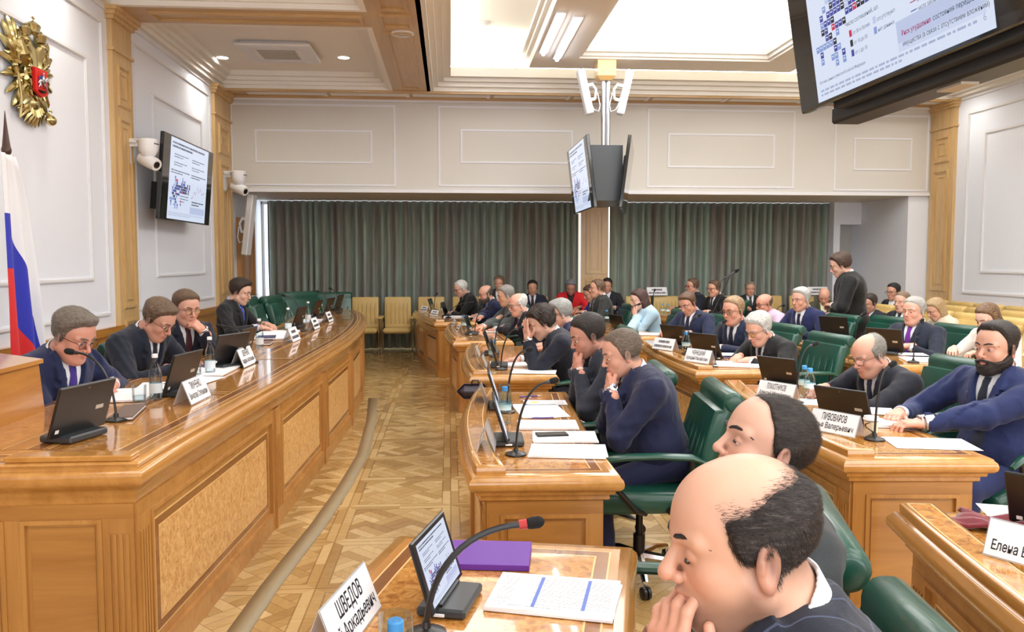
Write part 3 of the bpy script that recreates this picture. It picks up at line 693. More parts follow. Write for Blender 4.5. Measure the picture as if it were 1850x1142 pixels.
        b=B(); b.tube([(.13,-.05,-.09),(.14,-.02,-.1),(.14,.02,-.095),(.132,.05,-.075)],[.004,.012,.011,.003],plain('dark_bronze',(50,48,44),.4,.8),6); b.build('dragon',sh)
    return e
T=Matrix.Translation((XL+.012,wy(60,XL),3.03))
eagle('coat_of_arms',None,T,.90,'large gilded double headed eagle with a red shield on the left wall')
T=Matrix.Translation((.215,.17,.13))
eagle('eagle_emblem',lec,T,.27,None,shield=False)
# ------------------------------------------------------------------ flag
def flag():
    e=empty('flag',(-3.0,wy(21,-3.0),0),0,'tall white blue and red flag drooping on a dark pole behind the first seated man','flag')
    b=MB(); b.lathe([(.16,0),(.16,.02),(.06,.05),(.02,.07),(.016,.1)],M['dark'],16); b.build('stand',e)
    b=MB(); b.tube([(0,0,.05),(0,0,2.30)],.015,M['dark'],10); b.build('pole',e)
    b=MB(); b.lathe([(.016,0),(.024,.01),(.018,.03),(.03,.05),(.032,.07),(.026,.09),(.02,.14),(.011,.23),(.002,.33)],plain('dark_stained_wood',(70,44,34),.35),14,c=(0,0,2.28)); b.build('finial',e)
    # cloth: columns of folds; u = 0 at the pole, 1 at the free edge
    Wm=plain('white_flag_cloth',(236,236,240),.6,sheen=.2); Bm=plain('blue_flag_cloth',(32,44,176),.6,sheen=.2); Rm=plain('red_flag_cloth',(214,30,34),.6,sheen=.2)
    nu,nz=60,16; v=[]; f=[]; mi=[]; rows=3*nz
    for j in range(rows+1):
        for i in range(nu+1):
            u=i/nu
            b1=np.interp(u,[0,.16,.20,.3,.6,.85,1],[.26,.26,.30,.36,.50,.72,.98]); b2=np.interp(u,[0,.16,.20,.35,.6,.8,1],[.50,.50,.66,.76,.86,1.0,1.25])
            k=j/nz; t=b1*k if k<1 else b1+(b2-b1)*(k-1) if k<2 else b2+(1.35-b2)*(k-2)
            wd=np.interp(t,[0,.1,.25,.45,.7,1,1.35],[.05,.13,.19,.25,.31,.34,.36])
            fold=math.sin(u*PI*4.2+.5*math.sin(t*3))*.030*(.35+min(t,1)); v.append((.022+fold*.8+.03*u, -.11+(wd+.065)*(u**.9), 2.32-min(t,1.02)*1.55-.02*u-(.1*max(0,t-1.02))))
    for j in range(rows):
        for i in range(nu): a=j*(nu+1)+i; f.append((a,a+1,a+nu+2,a+nu+1)); mi.append(j//nz)
    me=bpy.data.meshes.new('cloth'); me.from_pydata(v,[],f); [me.materials.append(x) for x in (Wm,Bm,Rm)]; me.polygons.foreach_set('material_index',mi); me.polygons.foreach_set('use_smooth',[True]*len(f)); o=new_obj('cloth',me,e); s=o.modifiers.new('t','SOLIDIFY'); s.thickness=.003
flag()
# ------------------------------------------------------------------ chairs
def arc(cx,cz,r,a0,a1,n): return [(cx+r*math.cos(R(a0+(a1-a0)*k/n)),cz+r*math.sin(R(a0+(a1-a0)*k/n))) for k in range(n+1)]
def slab_y(b,prof,w,mat,rd=.02):
    # profile (x,z) extruded across, with softened ends
    pr=[(x,z) for x,z in prof]; rings=[]
    for y,i in ((-w/2,rd),(-w/2+rd*.3,rd*.3),(-w/2+rd,0),(w/2-rd,0),(w/2-rd*.3,rd*.3),(w/2,rd)):
        rings.append([(x,y,z) for x,z in inset(pr,i)])
    b.loft(rings,mat)
def roll_back(b,mat,w,zt=1.08,ribs=True,r=.052):
    cx=-.40; cz=zt-r
    # profile counter-clockwise in (x,z)
    pr=[(-.20,.50),(-.235,.62),(-.27,.76),(-.31,.90),(-.345,cz-.03)]+arc(cx,cz,r,-10,180,10)+arc(cx,cz,r,190,262,3)[:]+[(-.405,cz-.10),(-.365,.8),(-.31,.6),(-.27,.46),(-.23,.46)]
    ar=sum(pr[i-1][0]*pr[i][1]-pr[i][0]*pr[i-1][1] for i in range(len(pr)))
    if ar<0: pr=pr[::-1]
    slab_y(b,pr,w,mat,.02)
    for s in (-1,1):   # upholstered discs closing the roll
        old=b.T; b.T=old@Matrix.Translation((cx,s*(w/2-.004),cz))@Matrix.Rotation(-s*PI/2,4,'X'); b.lathe([(r*.86,0),(r*.82,.008),(r*.6,.012),(.001,.013)],mat,18); b.T=old
def make_chair(mat,name='office_chair',w=.56,zt=.985):
    e=empty(name)
    b=MB(); roll_back(b,mat,w,zt); bk_=b.build('backrest',e,sharp=60)
    b=MB()
    for k in range(6):
        y=-w*.39+k*w*.78/5; pts=[(-.232+.010,y,.54),(-.255+.006,y,.65),(-.280+.004,y,.74),(-.300,y,.82)]; b.tube(pts,[.012,.022,.022,.008],mat,8)
    b.build('padding',bk_)
    b=MB(); pr=[(-.25,.40),(-.25,.48),(-.2,.5),(.1,.505),(.2,.5),(.26,.475),(.275,.44),(.25,.40),(.2,.385)]
    ar=sum(pr[i-1][0]*pr[i][1]-pr[i][0]*pr[i-1][1] for i in range(len(pr))); pr=pr if ar>0 else pr[::-1]
    slab_y(b,pr,w*.93,mat,.03); b.build('seat',e,sharp=60)
    for s in (-1,1):
        b=MB(); y=s*(w/2+.03); pts=[(-.27,y,.66),(-.2,y,.685),(-.05,y,.69),(.1,y,.685),(.2,y,.67),(.25,y,.63)]
        rings=[]
        for k,(x,yy,z) in enumerate(pts):
            hw=.03 if 0<k<5 else .018; hz=.017 if 0<k<5 else .01; rings.append([(x,yy+hw*math.cos(a),z+hz*math.sin(a)) for a in [2*PI*q/10 for q in range(10)]])
        b.loft(rings,mat); a_=b.build('armrest',e)
        b=MB(); b.tube([(.2,y,.665),(.17,y,.56),(.05,y*.9,.42),(.0,y*.75,.395)],[.016,.014,.014,.014],M['black'],8); b.tube([(-.2,y,.675),(-.2,y*.96,.52),(-.1,y*.85,.41)],[.014,.013,.013],M['black'],8); b.build('support',a_)
    b=MB(); b.lathe([(.11,.36),(.11,.385)],M['black'],12); b.lathe([(.03,.1),(.03,.22),(.018,.22),(.018,.36)],M['black'],12); b.build('gas_column',e)
    for k in range(5):
        a=2*PI*k/5+.3; b=MB(); b.tube([(0,0,.11),(.15*math.cos(a),.15*math.sin(a),.105),(.29*math.cos(a),.29*math.sin(a),.075)],[.03,.022,.015],M['chrome'],8); l=b.build('leg',e)
        b=MB(); b.T=Matrix.Translation((.29*math.cos(a),.29*math.sin(a),.03))@Matrix.Rotation(a+.4,4,'Z')@Matrix.Rotation(PI/2,4,'X'); b.lathe([(.012,-.022),(.03,-.018),(.03,-.004),(.012,0),(.012,.002),(.03,.004),(.03,.018),(.012,.022)],M['black'],12); b.build('caster',l)
    return e
def make_tan():
    # straight tan leather guest chair with chrome tube frame
    e=empty('guest_chair'); m=M['beige']; w=.46
    b=MB(); pr=[(-.19,.42),(-.16,.42),(-.22,.95),(-.235,.97),(-.25,.95)]; pr=[(-.15,.44),(-.205,.93),(-.225,.96),(-.25,.95),(-.255,.92),(-.21,.44)]
    ar=sum(pr[i-1][0]*pr[i][1]-pr[i][0]*pr[i-1][1] for i in range(len(pr))); pr=pr if ar>0 else pr[::-1]
    slab_y(b,pr,w,m,.02); bb=b.build('backrest',e,sharp=60)
    b=MB()
    for k in range(6): y=-w*.38+k*w*.76/5; b.tube([(-.158,y,.5),(-.185,y,.72),(-.2,y,.86)],[.016,.03,.012],m,8)
    b.build('padding',bb)
    b=MB(); b.rbox(-.2,.26,-w/2,w/2,.36,.45,m,.03); b.build('seat',e)
    for s in (-1,1):
        y=s*(w/2+.03); b=MB(); b.rbox(-.22,.2,y-.025,y+.025,.60,.64,m,.012); a_=b.build('armrest',e)
        b=MB(); b.tube([(.17,y,.6),(.2,y,.57),(.2,y,.03),(.18,y,.012),(-.2,y,.012),(-.22,y,.03),(-.2,y,.6)],.0125,M['chrome'],8); b.build('leg_frame',e)
    return e
CH0=None;GC0=None;BR0=None
def chair(x,y,rz,label,kind='green',group=None):
    global CH0,GC0,BR0
    if kind=='green':
        if CH0 is None: CH0=make_chair(M['green']); CH0.location=(x,y,0); CH0.rotation_euler=(0,0,rz); return tag(CH0,label,'chair',group or 'green leather armchairs')
        return copy_tree(CH0,(x,y,0),rz,label,group or 'green leather armchairs')
    if kind=='tan':
        if GC0 is None: GC0=make_tan(); GC0.location=(x,y,0); GC0.rotation_euler=(0,0,rz); return tag(GC0,label,'chair',group or 'tan guest chairs')
        return copy_tree(GC0,(x,y,0),rz,label,group or 'tan guest chairs')
    if BR0 is None: BR0=make_chair(M['beige'],'audience_chair',.56,.98); BR0.location=(x,y,0); BR0.rotation_euler=(0,0,rz); return tag(BR0,label,'chair',group or 'tan audience armchairs')
    return copy_tree(BR0,(x,y,0),rz,label,group or 'tan audience armchairs')
def pch(px,py,Y,rz,label):
    h=aty(px,py,Y); o=chair(h.x+math.cos(rz)*.45,h.y+math.sin(rz)*.45,rz,label); k=(h.z+.01)/.985; o.scale=(k,k,k); print('pch',k)
# empty chairs of the presidium
pch(455,537,9.7,R(5),'green armchair directly beyond the young dark haired man at the long table')
pch(492,535,10.4,R(-5),'second empty green armchair beyond the young man at the long table')
pch(540,528,11.4,R(-35),'green armchair turned sideways at the far bend of the long table')
pch(598,529,12.9,R(-80),'farthest green armchair at the end of the long table, before the curtain')
chair(-2.75,3.95,R(5),'green armchair cut by the left edge beside the wooden lectern')
# guest chairs along the curtain
gx=[-1.46,-.90]
for k,x in enumerate(gx): chair(x,14.15,R(-90),('leftmost tan guest chair before the curtain, feet in full view','tan guest chair second from the left before the curtain')[k],'tan')
xs=[(-.32,'tan guest chair just left of the far desk end'),(.28,'tan guest chair hidden behind the white haired man at the far desk'),(.95,'tan guest chair of the half hidden man by the curtain'),(1.5,'tan guest chair of the man facing us in navy'),(2.1,'tan guest chair of the woman in red'),(2.75,'tan guest chair by the wooden pillar'),(3.35,'tan guest chair right of the wooden pillar, with a white sign on its back'),(3.85,'fourth tan guest chair right of the oak pillar'),(4.45,'tan guest chair left of the man facing us at the right curtain'),(5.1,'tan guest chair of the man facing us at the right curtain'),(5.75,'tan guest chair right of the man facing us at the right curtain'),(6.35,'rightmost tan guest chair before the curtain')]
for x,l in xs: chair(x,14.15,R(-90),l,'tan')
# audience rows at the right wall
k=0
rowname=['front audience row','middle audience row','back audience row by the wall']
for r_,(X0,ys_) in enumerate(((5.7,(7.2,7.85,8.5,9.15,9.8,10.45,11.1,11.75)),(6.5,(7.5,8.15,8.8,9.45,10.1,10.75,11.4,12.05)),(7.25,(7.8,8.45,9.1,9.75,10.4,11.05,11.7,12.35)))):
    ordn=['first','second','third','fourth','fifth','sixth','seventh','eighth']
    for j,y in enumerate(ys_): chair(X0,y,R(180),'tan rolled armchair, %s from the camera in the %s'%(ordn[j],rowname[r_]),'beige')
# ------------------------------------------------------------------ slide picture
SC={k:emitm('screen_'+k,c,s) for k,(c,s) in dict(bg=((222,232,252),.95),dk=((40,48,80),.5),tx=((92,104,140),.6),bl=((62,72,172),.8),lt=((140,164,226),.85),bk=((18,22,48),.6),rd=((224,36,84),.8),pl=((196,208,240),.9),gy=((178,190,222),.85),mg=((176,40,110),.8)).items()}
ROWS=["....L.L..............","","",]
GRID=[(0,".....L.L"),(1,".L..LL.B"),(2,".B...BL."),(3,"LLLLLK.."),(4,"...BK.L.."),(5,"..KB.RBBK"),(6,"..LBBK...BBRKKBK.K"),(7,"..B.BBBBKPBBKKBK.BP"),(8,"...L.KBBKKBBLKKBRPK"),(9,"....PLB...BLBB..K.B"),(10,"....LRR....B.B"),(11,"....B......L")]
def slide(b,O,ux,uy,W_,H_,lvl,z=.0006):
    O=Vector(O); ux=Vector(ux).normalized(); uy=Vector(uy).normalized(); nn=ux.cross(uy)
    def q(x0,y0,x1,y1,mat,k=1):
        p=O+nn*(z*k); b.add([tuple(p+ux*(x*W_)+uy*(y*H_)) for x,y in ((x0,y0),(x1,y0),(x1,y1),(x0,y1))],[(0,1,2,3)],SC[mat])
    def t(txt,x,y,size,mat,fit=None,bold=0): put_text(b,txt,size*H_,SC[mat],O+nn*(z*2)+ux*(x*W_)+uy*(y*H_),ux,uy,(fit*W_ if fit else None),bold=bold*H_)
    rn=random.Random(4)
    q(0,0,1,1,'bg',0)
    def para(x0,x1,y,n,h,gap,mat='tx'):
        for k in range(n):
            x=x0; e=x1 if k<n-1 else x0+(x1-x0)*.6
            while x<e:
                w=rn.uniform(.012,.04); q(x,y-k*gap,min(x+w,e),y-k*gap+h,mat); x+=w+.008
    q(.0,.0,1,.10,'bg',.5); q(.56,.065,.97,.19,'pl',.5)
    para(.04,.88,.93,2,.022,.045,'dk'); para(.1,.45,.80,2,.012,.03); para(.1,.42,.70,2,.012,.03); para(.55,.9,.80,2,.012,.03); para(.55,.9,.70,2,.012,.03)
    para(.04,.5,.60,2,.013,.03,'dk'); para(.55,.95,.60,2,.013,.03,'dk')
    cw=.0262; ch=.034
    for r_,row in GRID:
        for c_,chh in enumerate(row):
            if chh=='.': continue
            m={'L':'lt','B':'bl','K':'bk','R':'rd','P':'pl'}[chh]; x=.035+c_*cw; y=.135+r_*ch
            q(x,y,x+cw*.9,y+ch*.88,m)
            if lvl>1: q(x+cw*.2,y+ch*.45,x+cw*.7,y+ch*.62,'bg',2)
    # graph at the right
    gp=[(.58,.31),(.62,.32),(.66,.40),(.70,.37),(.74,.47),(.78,.40),(.82,.46),(.88,.38),(.94,.42)]
    for k in range(8):
        (xa,ya),(xb,yb)=gp[k],gp[k+1]; p=O+nn*(z); A=p+ux*(xa*W_)+uy*(ya*H_); B_=p+ux*(xb*W_)+uy*(yb*H_); o=uy*(H_*.004)
        b.add([tuple(A-o),tuple(B_-o),tuple(B_+o),tuple(A+o)],[(0,1,2,3)],SC['mg']); 
    for k in range(5): q(.56,.30+k*.045,.96,.301+k*.045,'gy')
    if lvl>1:
        t('Число соглашений, шт.',.26,.285,.027,'dk',.26)
        t('от 50 и более',.305,.235,.024,'tx'); t('от 10 до 50',.305,.19,.024,'tx'); t('от 1 до 10',.305,.145,.024,'tx')
        t('отсутствуют',.46,.235,.024,'tx'); t('нет данных',.46,.19,.024,'tx')
        for y,m in ((.232,'rd'),(.187,'bk'),(.142,'bl')): q(.28,y,.298,y+.03,m)
        for y,m in ((.232,'pl'),(.187,'lt')): q(.435,y,.453,y+.03,m)
        t('Риск ухудшения',.585,.125,.029,'mg',.15,.0005); t('состояния переданного',.745,.125,.029,'dk',.23); t('имущества (в связи с отсутствием вложений)',.585,.082,.029,'dk',.40)
        t('Источник: данные субъектов Российской Федерации',.03,.085,.02,'tx',.33)
        t('объём инвестиций, млн руб.',.68,.225,.026,'tx'); t('число заключённых соглашений (правая)',.68,.19,.026,'tx',.3)
        q(.645,.233,.675,.237,'mg'); q(.645,.198,.675,.202,'bl')
        for k in range(9):
            p=O+nn*(z*2)+ux*((.60+k*.04)*W_)+uy*(.27*H_); put_text(b,str(2010+k),.022*H_,SC['tx'],p,ux+uy*1.2,uy-ux*1.2)
        t('6',.955,.04,.04,'gy'); t('0',.565,.302,.022,'tx'); t('50',.558,.34,.022,'tx')
        t('соглашений',.03,.60,.028,'dk'); t('менее 10 млн',.03,.565,.028,'dk')
        para(.03,.93,.045,2,.010,.02,'gy')
    else:
        para(.28,.5,.30,3,.010,.035); para(.60,.93,.25,2,.016,.035,'dk'); para(.03,.93,.08,3,.007,.018,'gy'); q(.30,.22,.32,.25,'rd'); q(.30,.18,.32,.21,'bl')
# ------------------------------------------------------------------ televisions
def tv(name,c,yaw,pitch,w,h,label,cat='television',on=True,bar=.12,lvl=1,parent=None,extra=None):
    """screen faces local -y; pitch tips it to look down"""
    e=empty(name,c,yaw,label,cat); e.rotation_euler=(pitch,0,yaw)
    b=MB(); b.rbox(-w/2,w/2,0,.045,-h/2,h/2,M['bezel'],.006); b.build('panel',e,sharp=30)
    b=MB(); b.rbox(-w*.33,w*.33,.045,.075,-h*.33,h*.25,M['grey'],.01); b.box(-.14,.14,.075,.095,-.14,.14,M['black']); b.build('rear_housing',e)
    if on:
        b=MB(); W_=w*(1-2*bar); slide(b,(-W_/2,-.001,-h/2+.018),(1,0,0),(0,0,1),W_,h-.036,lvl); b.build('screen',e,smooth=False)
    return e
# left wall set: y 9.06..10.9
tvl=tv('television',(-3.05,9.98,2.505),PI/2,R(5),1.82,.93,'television showing a slide, hanging from the left wall under the ceiling',lvl=1)
b=MB(); b.tube([(-.25,.09,-.1),(.0,.34,-.1)],.02,M['black'],8); b.box(-.3,.3,.09,.12,-.3,.25,M['black']); b.box(-.5,-.2,.1,.25,-.35,-.05,M['black']); b.build('wall_bracket',tvl)
# hanging column with two sets back to back
def hang(x,y,label):
    e=empty('ceiling_column',(x,y,0),0,label,'television mount')
    b=MB(); b.rbox(-.13,.13,-.13,.13,4.13,4.35,M['line'],.004); b.loft([[(sx*s,sy*s,z) for sx,sy in ((-1,-1),(1,-1),(1,1),(-1,1))] for s,z in ((.13,4.13),(.08,4.08))],M['line']); b.build('wooden_box',e)
    b=MB(); b.tube([(-.02,0,4.08),(-.02,0,2.6)],.032,M['alu'],14); b.tube([(.045,0,4.08),(.045,0,2.6)],.032,M['alu'],14); b.build('pole',e)
    return e
hc=hang(2.17,11.45,'silver pole under the ceiling slab carrying two televisions back to back')
b=MB(); b.prism([(-.34,-.75),(.10,-.75),(.28,.2),(.15,.7),(-.25,.7)],2.38,3.1,M['grey']); b.build('housing',hc,smooth=False)
tv('television',(1.80,11.35,2.74),-PI/2,R(7),1.72,.93,'television on the silver pole whose lit slide faces the long table')
t2=tv('television',(2.47,11.25,2.74),PI/2-R(14),R(7),1.6,.93,'television on the silver pole turned away, showing its dark rear',on=False)
b=MB(); b.box(.5,.56,.075,.1,-.15,.3,M['alu']); b.box(.2,.3,.075,.11,-.35,.2,M['black']); b.box(.52,.53,.1,.101,.1,.2,emitm('green_led',(60,220,90),2)); b.build('rear_connector',t2)
def colspk(loc,yaw,tilt,label,L=.62):
    e=empty('column_speaker',loc,yaw,label,'loudspeaker')
    b=MB(); b.T=Matrix.Rotation(tilt,4,'Y'); b.rbox(-.05,.05,-.075,.075,-L/2,L/2,M['white'],.012); b.build('cabinet',e)
    b=MB(); b.T=Matrix.Rotation(tilt,4,'Y'); b.box(.05,.052,-.06,.06,-L/2+.03,L/2-.03,plain('white_grille',(222,222,226),.6,bump=(900,.6,.001))); b.build('grille',e)
    b=MB(); b.T=Matrix.Rotation(tilt,4,'Y'); b.box(-.12,-.05,-.02,.02,-.14,-.1,M['white']); b.box(-.12,-.05,-.02,.02,.06,.1,M['white']); b.tube([(-.12,0,.1),(-.16,0,.0),(-.12,0,-.12)],.018,M['white'],8)
    b.tube([(-.04,.0,-.12),(-.07,0,-.26),(-.13,0,-.3),(-.17,0,-.22),(-.17,0,-.05)],.008,M['white'],6); b.build('bracket',e)
    return e
colspk((1.88,11.4,3.92),R(182),R(13),'white column loudspeaker on the left of the silver pole')
colspk((2.44,11.4,3.92),R(-2),R(13),'white column loudspeaker on the right of the silver pole')
colspk((-3.12,13.15,2.15),R(-15),R(8),'white column loudspeaker on the far left wall beside the curtain',.95)
# big near set, upper right: hangs lengthwise
tvb=tv('television',(1.67,3.17,2.79),-PI/2,R(9),1.66,.95,'huge television at the top right with a readable slide of coloured squares',lvl=2)
hb=hang(1.98,3.2,'ceiling column out of view carrying the huge near television')
b=MB(); b.T=Matrix.Translation((-1.98,-3.2,0)); b.loft([[(1.78,3.98-.25,2.30),(2.1,3.98-.25,2.30),(2.1,2.3,2.30),(1.78,2.3,2.30)],[(1.80,3.98-.2,2.42),(2.1,3.98-.2,2.42),(2.1,2.3,2.42),(1.80,2.3,2.42)],[(1.85,3.9-.2,2.9),(2.1,3.9-.2,2.9),(2.1,2.3,2.9),(1.85,2.3,2.9)]],M['grey']); b.rbox(1.83,1.97,2.2,3.86,2.25,2.33,M['black'],.01); b.box(1.86,1.93,2.9,3.05,2.24,2.27,M['grille']); b.build('housing',hb,smooth=False)
tv('television',(2.28,3.0,2.80),PI/2,R(9),1.66,.95,'rear television of the near ceiling column, turned away',on=False)
# ------------------------------------------------------------------ wall cameras
def camera_ptz(loc,yaw,label,sc=1):
    e=empty('wall_camera',loc,yaw,label,'camera'); e.scale=(sc,)*3
    b=MB(); b.extr([(-.08,.14),(.08,.14),(.08,0),(.05,-.10),(0,-.13),(-.05,-.10),(-.08,0)],0,.012,M['white'],ax=0); b.box(0,.1,-.03,.03,.06,.1,M['white']); b.box(0.012,.1,-.05,.05,.1,.14,M['white']); b.build('wall_bracket',e)
    b=MB(); b.lathe([(.085,.12),(.095,.11),(.095,.0),(.085,-.02),(.07,-.05),(.05,-.07)],M['white'],20,c=(.2,0,.02)); b.box(.2,.297,-.04,.04,.08,.09,M['black']); b.box(.08,.2,-.05,.05,.12,.14,M['white']); b.build('dome',e)
    b=MB(); b.T=Matrix.Translation((.2,0,-.09))@Matrix.Rotation(R(-20),4,'Z')@Matrix.Rotation(R(112),4,'Y'); b.lathe([(.06,-.11),(.068,-.09),(.068,.1),(.06,.125),(.045,.125)],M['white'],18); c_=b.build('camera_head',e)
    b=MB(); b.T=Matrix.Translation((.2,0,-.09))@Matrix.Rotation(R(-20),4,'Z')@Matrix.Rotation(R(112),4,'Y'); b.lathe([(.045,.122),(.03,.128),(.001,.13)],M['bezel'],16); b.build('lens',c_)
camera_ptz((XL+.05,PY0+.38,2.72),R(-10),'white dome camera on the nearer oak pilaster of the left wall')
camera_ptz((XL+.05,12.55,2.76),R(-10),'white dome camera on the far oak pilaster left of the curtain',1.1)
# ================================================================== PEOPLE: smooth surfaces from distance fields
f32=np.float32
def A3(*a): return np.array(a,f32)
def sph(P,c,r): return np.linalg.norm(P-A3(*c),axis=1)-r
def ell(P,c,r):
    q=(P-A3(*c))/A3(*r); k0=np.linalg.norm(q,axis=1); k1=np.linalg.norm(q/A3(*r),axis=1)+1e-9; return k0*(k0-1)/k1
def cap(P,a,b,ra,rb=None):
    rb=ra if rb is None else rb; a=np.asarray(a,f32); b=np.asarray(b,f32); ab=b-a; t=np.clip(((P-a)@ab)/(ab@ab+1e-12),0,1)
    return np.linalg.norm(P-a-t[:,None]*ab,axis=1)-(ra+(rb-ra)*t)
def rbx(P,c,h,r):
    q=np.abs(P-A3(*c))-(A3(*h)-r); return np.linalg.norm(np.maximum(q,0),axis=1)+np.minimum(q.max(1),0)-r
def smin(a,b,k):
    h=np.clip(.5+.5*(b-a)/k,0,1); return b+(a-b)*h-k*h*(1-h)
def smax(a,b,k): return -smin(-a,-b,k)
def sstep(x,a,b): t=np.clip((x-a)/(b-a),0,1); return t*t*(3-2*t)
def Ry(a): c,s=math.cos(a),math.sin(a); return np.array([[c,0,s],[0,1,0],[-s,0,c]],f32)
def Rz(a): c,s=math.cos(a),math.sin(a); return np.array([[c,-s,0],[s,c,0],[0,0,1]],f32)
def Rx(a): c,s=math.cos(a),math.sin(a); return np.array([[1,0,0],[0,c,-s],[0,s,c]],f32)
def snet(f,lo,hi,h,fac=1.7):
    lo=np.asarray(lo,f32); hi=np.asarray(hi,f32); B=8; nb=np.ceil((hi-lo)/h/B).astype(int)+1; n=nb*B
    ci=np.stack(np.meshgrid(*[np.arange(k) for k in nb],indexing='ij'),-1).reshape(-1,3)
    cc=lo+(ci*B+(B-1)/2)*h; dc=f(cc.astype(f32))
    D=np.repeat(np.repeat(np.repeat(dc.reshape(nb),B,0),B,1),B,2).astype(f32)
    act=ci[np.abs(dc)<B*h*.9*fac]
    off=np.stack(np.meshgrid(*[np.arange(B)]*3,indexing='ij'),-1).reshape(-1,3)
    for s in range(0,len(act),400):
        a=act[s:s+400]; idx=(a[:,None,:]*B+off[None]).reshape(-1,3); d=f((lo+idx*h).astype(f32)); D[idx[:,0],idx[:,1],idx[:,2]]=d
    D[0]=D[-1]=1; D[:,0]=D[:,-1]=1; D[:,:,0]=D[:,:,-1]=1
    S=D<0; c=np.zeros(tuple(n-1),np.int8)
    for i in (0,1):
        for j in (0,1):
            for k in (0,1): c+=S[i:n[0]-1+i,j:n[1]-1+j,k:n[2]-1+k]
    cells=np.argwhere((c>0)&(c<8)); 
    if len(cells)==0: return np.zeros((0,3)),np.zeros((0,4),int)
    vid=-np.ones(tuple(n-1),np.int32); vid[cells[:,0],cells[:,1],cells[:,2]]=np.arange(len(cells))
    acc=np.zeros((len(cells),3)); cnt=np.zeros(len(cells))
    cor=[(i,j,k) for i in (0,1) for j in (0,1) for k in (0,1)]
    val={q:D[cells[:,0]+q[0],cells[:,1]+q[1],cells[:,2]+q[2]] for q in cor}
    for q in cor:
        for ax in range(3):
            if q[ax]==0:
                r=list(q); r[ax]=1; r=tuple(r); a,b=val[q],val[r]; m=(a<0)!=(b<0); t=np.where(m,a/(a-b+1e-12),0)
                p=np.array(q,float)[None]+np.zeros((len(cells),3)); p[:,ax]+=t; acc[m]+=p[m]; cnt[m]+=1
    v=lo+(cells+acc/cnt[:,None])*h; F=[]
    for ax in range(3):
        u,w=[(1,2),(2,0),(0,1)][ax]
        sl0=[slice(1,-1)]*3; sl1=[slice(1,-1)]*3; sl0[ax]=slice(0,-1); sl1[ax]=slice(1,None)
        a=S[tuple(sl0)]; b=S[tuple(sl1)]; e=np.argwhere(a!=b); st=a[e[:,0],e[:,1],e[:,2]]; o=np.ones(3,int); o[ax]=0; e=e+o
        def g(du,dw): x=e.copy(); x[:,u]-=du; x[:,w]-=dw; return vid[x[:,0],x[:,1],x[:,2]]
        q=np.stack([g(1,1),g(0,1),g(0,0),g(1,0)],1); q[~st]=q[~st][:,::-1]; F.append(q)
    F=np.concatenate(F); F=F[(F>=0).all(1)]
    return v,F
# ---- head, in its own frame: +x face, +z up, origin between the eyes' level and the ears
def skull(P,g):
    w=g.get('w',1); j=g.get('jaw',1); fat=g.get('fat',0)
    d=ell(P,(-.012,0,.034),(.100,.079*w,.088)); d=smin(d,ell(P,(.030,0,.030),(.066,.066*w,.076)),.02)
    d=smin(d,ell(P,(.026,0,-.042),(.064,.057*w+fat,.076)),.03)
    Q=np.abs(P*A3(0,1,0))+P*A3(1,0,1)
    d=smin(d,cap(Q,(.0,.050*j+fat,-.058),(.062,.018*j,-.100),.024+fat*.5,.019),.025)
    d=smin(d,sph(P,(.070,0,-.103),.019+fat*.3),.022)
    if fat: d=smin(d,ell(P,(.03,0,-.105),(.05,.05,.03+fat)),.03)
    return d
def face(P,g):
    Q=np.abs(P*A3(0,1,0))+P*A3(1,0,1); n=g.get('nose',1)
    d=skull(P,g)
    d=smin(d,sph(Q,(.056,.036,-.034),.026),.02)                       # cheeks
    d=smin(d,cap(Q,(.0865,.008,.020),(.074,.048,.020),.0115,.010),.014)   # brow
    d=smin(d,ell(P,(.072,0,-.066),(.026,.034,.032)),.014)              # muzzle
    d=smax(d,-ell(Q,(.104,.032,-.001),(.024,.019,.014)),.014)          # sockets
    d=smin(d,cap(P,(.090,0,.010),(.111+.008*(n-1),0,-.030),.0075,.0102*n),.008)   # nose
    d=smin(d,sph(P,(.112+.01*(n-1),0,-.034),.0102*n),.006); d=smin(d,sph(Q,(.101,.0118*n,-.038),.0076*n),.005)
    d=smax(d,-sph(Q,(.107,.0065,-.0475),.0045),.003)
    d=smin(d,cap(Q,(.099,.004,-.0625),(.088,.024,-.067),.0062,.003),.006)   # upper lip
    d=smin(d,cap(Q,(.0975,.0,-.0745),(.087,.021,-.0695),.0075,.003),.006)   # lower lip
    d=smax(d,-cap(Q,(.1065,0,-.0685),(.091,.026,-.0685),.0022),.003)
    d=smax(d,-cap(P,(.099,0,-.086),(.099,0,-.087),.006),.008)
    lid=sph(Q,(.0755,.0315,-.001),.0150); op=g.get('lid',-.003)         # eyelids
    lid=smax(lid,(op-P[:,2]),.002); d=smin(d,lid,.003); low=smax(sph(Q,(.0755,.0315,-.001),.0140),P[:,2]+.0075,.002); d=smin(d,low,.003)
    return d
def ears(P,g):
    Q=np.abs(P*A3(0,1,0))+P*A3(1,0,1); a=.35; ca,sa=math.cos(a),math.sin(a); es=g.get('ear',1)
    q=Q-A3(-.010,.0805*g.get('w',1),-.012); X=q[:,0]*ca+q[:,1]*sa; Y=-q[:,0]*sa+q[:,1]*ca; E=np.stack([X+q[:,2]*.15,Y,q[:,2]-.15*q[:,0]],1)/es
    o=ell(E,(0,0,0),(.0185,.0078,.0325)); o=smin(o,ell(E,(-.0,.001,-.026),(.009,.007,.010)),.006)
    rim=o
    o=smax(o,-ell(E,(.001,.0095,.003),(.0115,.0095,.021)),.003)
    o=smin(o,cap(E,(.012,.003,-.006),(.011,.003,.004),.004),.003); o=smin(o,cap(E,(-.006,.001,-.014),(-.007,.002,.014),.0032),.003)
    return o*es
